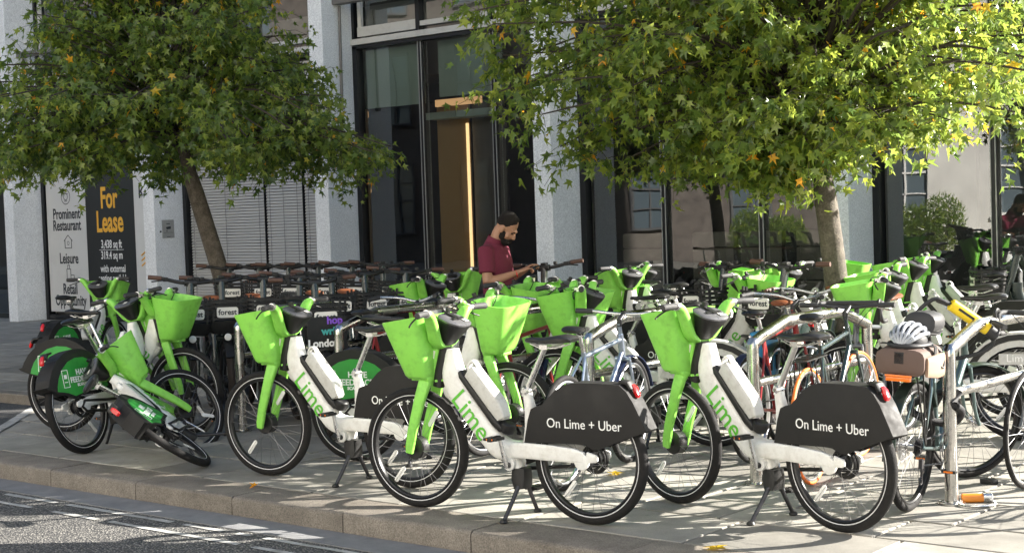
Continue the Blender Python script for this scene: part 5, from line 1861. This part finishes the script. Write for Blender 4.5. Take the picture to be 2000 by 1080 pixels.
def person():
    e = empty('person', (-8.45, 9.90, 0), math.atan2(.641 * .93 - .767 * .36, .767 * .93 + .641 * .36))
    e.scale = (.975, .975, .975)
    tag(e, 'man in maroon polo shirt looking down at the handlebar, standing before the dark glass', 'person')
    # local frame: x forward (facing), y left, z up
    HM = Matrix.Translation((.055, 0, 1.515)) @ Matrix.Rotation(R(36), 4, 'Y')     # bowed head, pivot at top of neck
    sk = MB()
    hd = MB()
    ell(hd, (.0, 0, .115), (.098, .076, .112))                # cranium
    ell(hd, (.045, 0, .045), (.062, .060, .088))              # face
    ell(hd, (.062, 0, -.012), (.038, .045, .042))             # jaw and chin
    hd.loft([(.098, 0, .082), (.118, 0, .05), (.122, 0, .036), (.10, 0, .03)], [.009, .014, .018, .012], [.008, .014, .014, .008], n=10)   # nose
    ell(hd, (.092, 0, .098), (.022, .058, .014))              # brow
    for sd in (-1, 1):
        ell(hd, (.0, sd * .08, .06), (.026, .012, .036))      # ears
        ell(hd, (.062, sd * .045, .04), (.03, .02, .03))      # cheeks
    ell(hd, (.104, 0, .0), (.012, .026, .008))
    ell(hd, (.102, 0, -.012), (.011, .022, .008))             # lips
    hd.xf(HM)
    sk.add(hd.v, hd.f)
    sk.loft([(-.02, 0, 1.40), (.0, 0, 1.46), (.03, 0, 1.52), (.06, 0, 1.57)], [.066, .060, .058, .058], [.066, .060, .062, .062], n=14, e=2)   # neck
    # torso under the clothes
    sk.loft([(0, 0, .88), (0, 0, 1.0), (.005, 0, 1.15), (0, 0, 1.30), (-.02, 0, 1.42)], [.15, .145, .155, .165, .11], [.10, .10, .105, .105, .07], n=16, e=2.3)
    arms = []
    for sd in (-1, 1):
        sh = Vector((-.02, sd * .19, 1.375))
        el_ = Vector((.01, sd * .245, 1.10))
        wr = Vector((.245, sd * .115 + .02, 1.185 + (.02 if sd > 0 else 0)))
        sk.loft([sh + Vector((0, -sd * .05, .01)), sh, sh.lerp(el_, .5), el_], [.05, .058, .050, .043], [.05, .060, .052, .043], side=(1, 0, 0), n=12, e=2)
        sk.loft([el_ + Vector((-.02, 0, .01)), el_.lerp(wr, .25), el_.lerp(wr, .6), wr], [.036, .044, .036, .027], [.036, .044, .034, .023], side=(0, 1, 0), n=12, e=2)
        # hand: palm, four curled fingers, thumb
        f = (wr - el_).normalized()
        lat = Vector((-f.y, f.x, 0)).normalized()
        pc = wr + f * .045
        sk.loft([wr - f * .01, wr + f * .02, pc, wr + f * .09], [.024, .034, .040, .038], [.018, .017, .016, .013], side=tuple(lat), n=12, e=2.6)
        for q, (off, ln) in enumerate(((-.028, .078), (-.010, .088), (.010, .084), (.028, .066))):
            k0 = wr + f * .085 + lat * off
            k1 = k0 + f * ln * .45 + Vector((0, 0, -.010))
            k2 = k1 + f * ln * .22 + Vector((0, 0, -ln * .30))
            k3 = k2 - f * ln * .12 + Vector((0, 0, -ln * .24))
            sk.tube([k0 - f * .015, k0, k1, k2, k3], [.0095, .0098, .0092, .0085, .007], 8)
        t0 = wr + f * .03 - lat * sd * -.03
        t0 = wr + f * .03 + lat * (-sd) * .032
        sk.tube([t0, t0 + f * .03 + lat * (-sd) * .022 + Vector((0, 0, -.008)), t0 + f * .062 + lat * (-sd) * .018 + Vector((0, 0, -.024))], [.013, .011, .008], 8)
    for sd in (-1, 1):
        sk.loft([(0, sd * .085, .92), (.0, sd * .092, .70), (.01, sd * .095, .50), (0, sd * .097, .40), (-.015, sd * .10, .26), (-.005, sd * .10, .10)], [.075, .078, .055, .052, .052, .036], [.085, .085, .058, .055, .058, .038], n=14, e=2)
    link('body', remeshed('body', sk, 'skin', .0075, 3), e)
    # hair cap, beard
    hr = MB()
    ell(hr, (-.006, 0, .130), (.101, .0805, .103))
    ell(hr, (.035, 0, .176), (.056, .058, .046))
    hr.xf(HM)
    # keep only the upper back of the head
    hm_ = remeshed('hair', hr, 'hair', .008, 2)
    bm = bmesh.new(); bm.from_mesh(hm_)
    Hi = HM.inverted()
    kill = []
    for fc in bm.faces:
        p = Hi @ fc.calc_center_median()
        if p.z < .082 - .7 * max(0, -p.x - .02) + 1.1 * max(0, p.x - .005) or (p.x > .082):
            kill.append(fc)
    bmesh.ops.delete(bm, geom=kill, context='FACES')
    bm.to_mesh(hm_); bm.free()
    link('hair', hm_, e)
    bd = MB()
    ell(bd, (.068, 0, -.018), (.056, .057, .045))
    ell(bd, (.108, 0, .016), (.014, .034, .009))
    ell(bd, (.03, .062, .02), (.03, .012, .045))
    ell(bd, (.03, -.062, .02), (.03, .012, .045))
    bd.xf(HM)
    b_ = remeshed('beard', bd, 'hair', .007, 2)
    bm = bmesh.new(); bm.from_mesh(b_)
    kill = [fc for fc in bm.faces if (lambda p: p.z > .030 and p.x > .075)(Hi @ fc.calc_center_median())]
    bmesh.ops.delete(bm, geom=kill, context='FACES')
    bm.to_mesh(b_); bm.free()
    link('beard', b_, e)
    ey = MB()
    for sd in (-1, 1):
        ell(ey, (.093, sd * .031, .074), (.012, .015, .006))
        ey.box((.107, sd * .033, .094), (.008, .036, .007))
    ey.box((.112, 0, .004), (.008, .05, .010))
    ey.xf(HM)
    link('eyes', ey.mesh('eyes', MATS['hair']), e)
    sm = MB()
    sm.loft([(.0, 0, .80), (.005, 0, .90), (.012, 0, 1.02), (.016, 0, 1.15), (.005, 0, 1.28), (-.01, 0, 1.36), (-.018, 0, 1.425), (-.012, 0, 1.45)], [.178, .172, .168, .176, .192, .185, .125, .082], [.125, .122, .125, .128, .125, .112, .088, .078], n=22, e=2.4)
    for sd in (-1, 1):
        sh = Vector((-.02, sd * .185, 1.375))
        el_ = Vector((.01, sd * .245, 1.10))
        sm.loft([sh + Vector((0, -sd * .07, .005)), sh + Vector((0, sd * .005, 0)), sh.lerp(el_, .35), sh.lerp(el_, .70)], [.06, .076, .072, .072], [.06, .078, .074, .074], side=(1, 0, 0), n=14, e=2)
    sh_ = link('polo_shirt', remeshed('polo_shirt', sm, 'maroon', .009, 3), e)
    link('collar', MB().loft([(-.012, 0, 1.435), (.0, 0, 1.465), (.012, 0, 1.492)], [.088, .080, .078], [.086, .078, .076], n=20, e=2, cap=False).mesh('collar', MATS['maroon']), e)
    tr = MB()
    tr.loft([(0, 0, .72), (0, 0, .82), (0, 0, .95)], [.15, .168, .158], [.105, .115, .108], n=18, e=2.4)
    for sd in (-1, 1):
        tr.loft([(0, sd * .085, .86), (.0, sd * .094, .66), (.01, sd * .097, .48), (0, sd * .098, .28), (.0, sd * .10, .06)], [.085, .09, .075, .07, .068], [.10, .098, .08, .076, .076], n=14, e=2.2)
    link('trousers', remeshed('trousers', tr, 'trousers', .012, 3), e)
    for sd in (-1, 1):
        link('shoe', MB().loft([(-.09, sd * .10, .045), (-.07, sd * .10, .05), (.03, sd * .105, .05), (.12, sd * .11, .038), (.175, sd * .112, .03)], [.03, .042, .045, .048, .02], [.035, .048, .048, .034, .02], side=(0, 1, 0), n=14, e=2.6).mesh('shoe', MATS['shoe']), e)
    link('bracelet', MB().torus((.228, -.10, 1.172), (.87, .42, .28), .031, .005, 18, 6).mesh('bracelet', MATS['red_lens']), e)

    mat('phone_black', (.012, .012, .014), .15)
    ph = link('phone', MB().box((0, 0, 0), (.075, .15, .009)).mesh('phone', MATS['phone_black'], bevel=.003))
    ph.matrix_basis = Matrix.Translation(e.location) @ Matrix.Rotation(e.rotation_euler.z, 4, 'Z') @ Matrix.Translation((.345, .02, 1.185)) @ Matrix.Rotation(-.5, 4, 'Y')
    tag(ph, 'black phone held in the hands of the man in maroon', 'phone')


person()
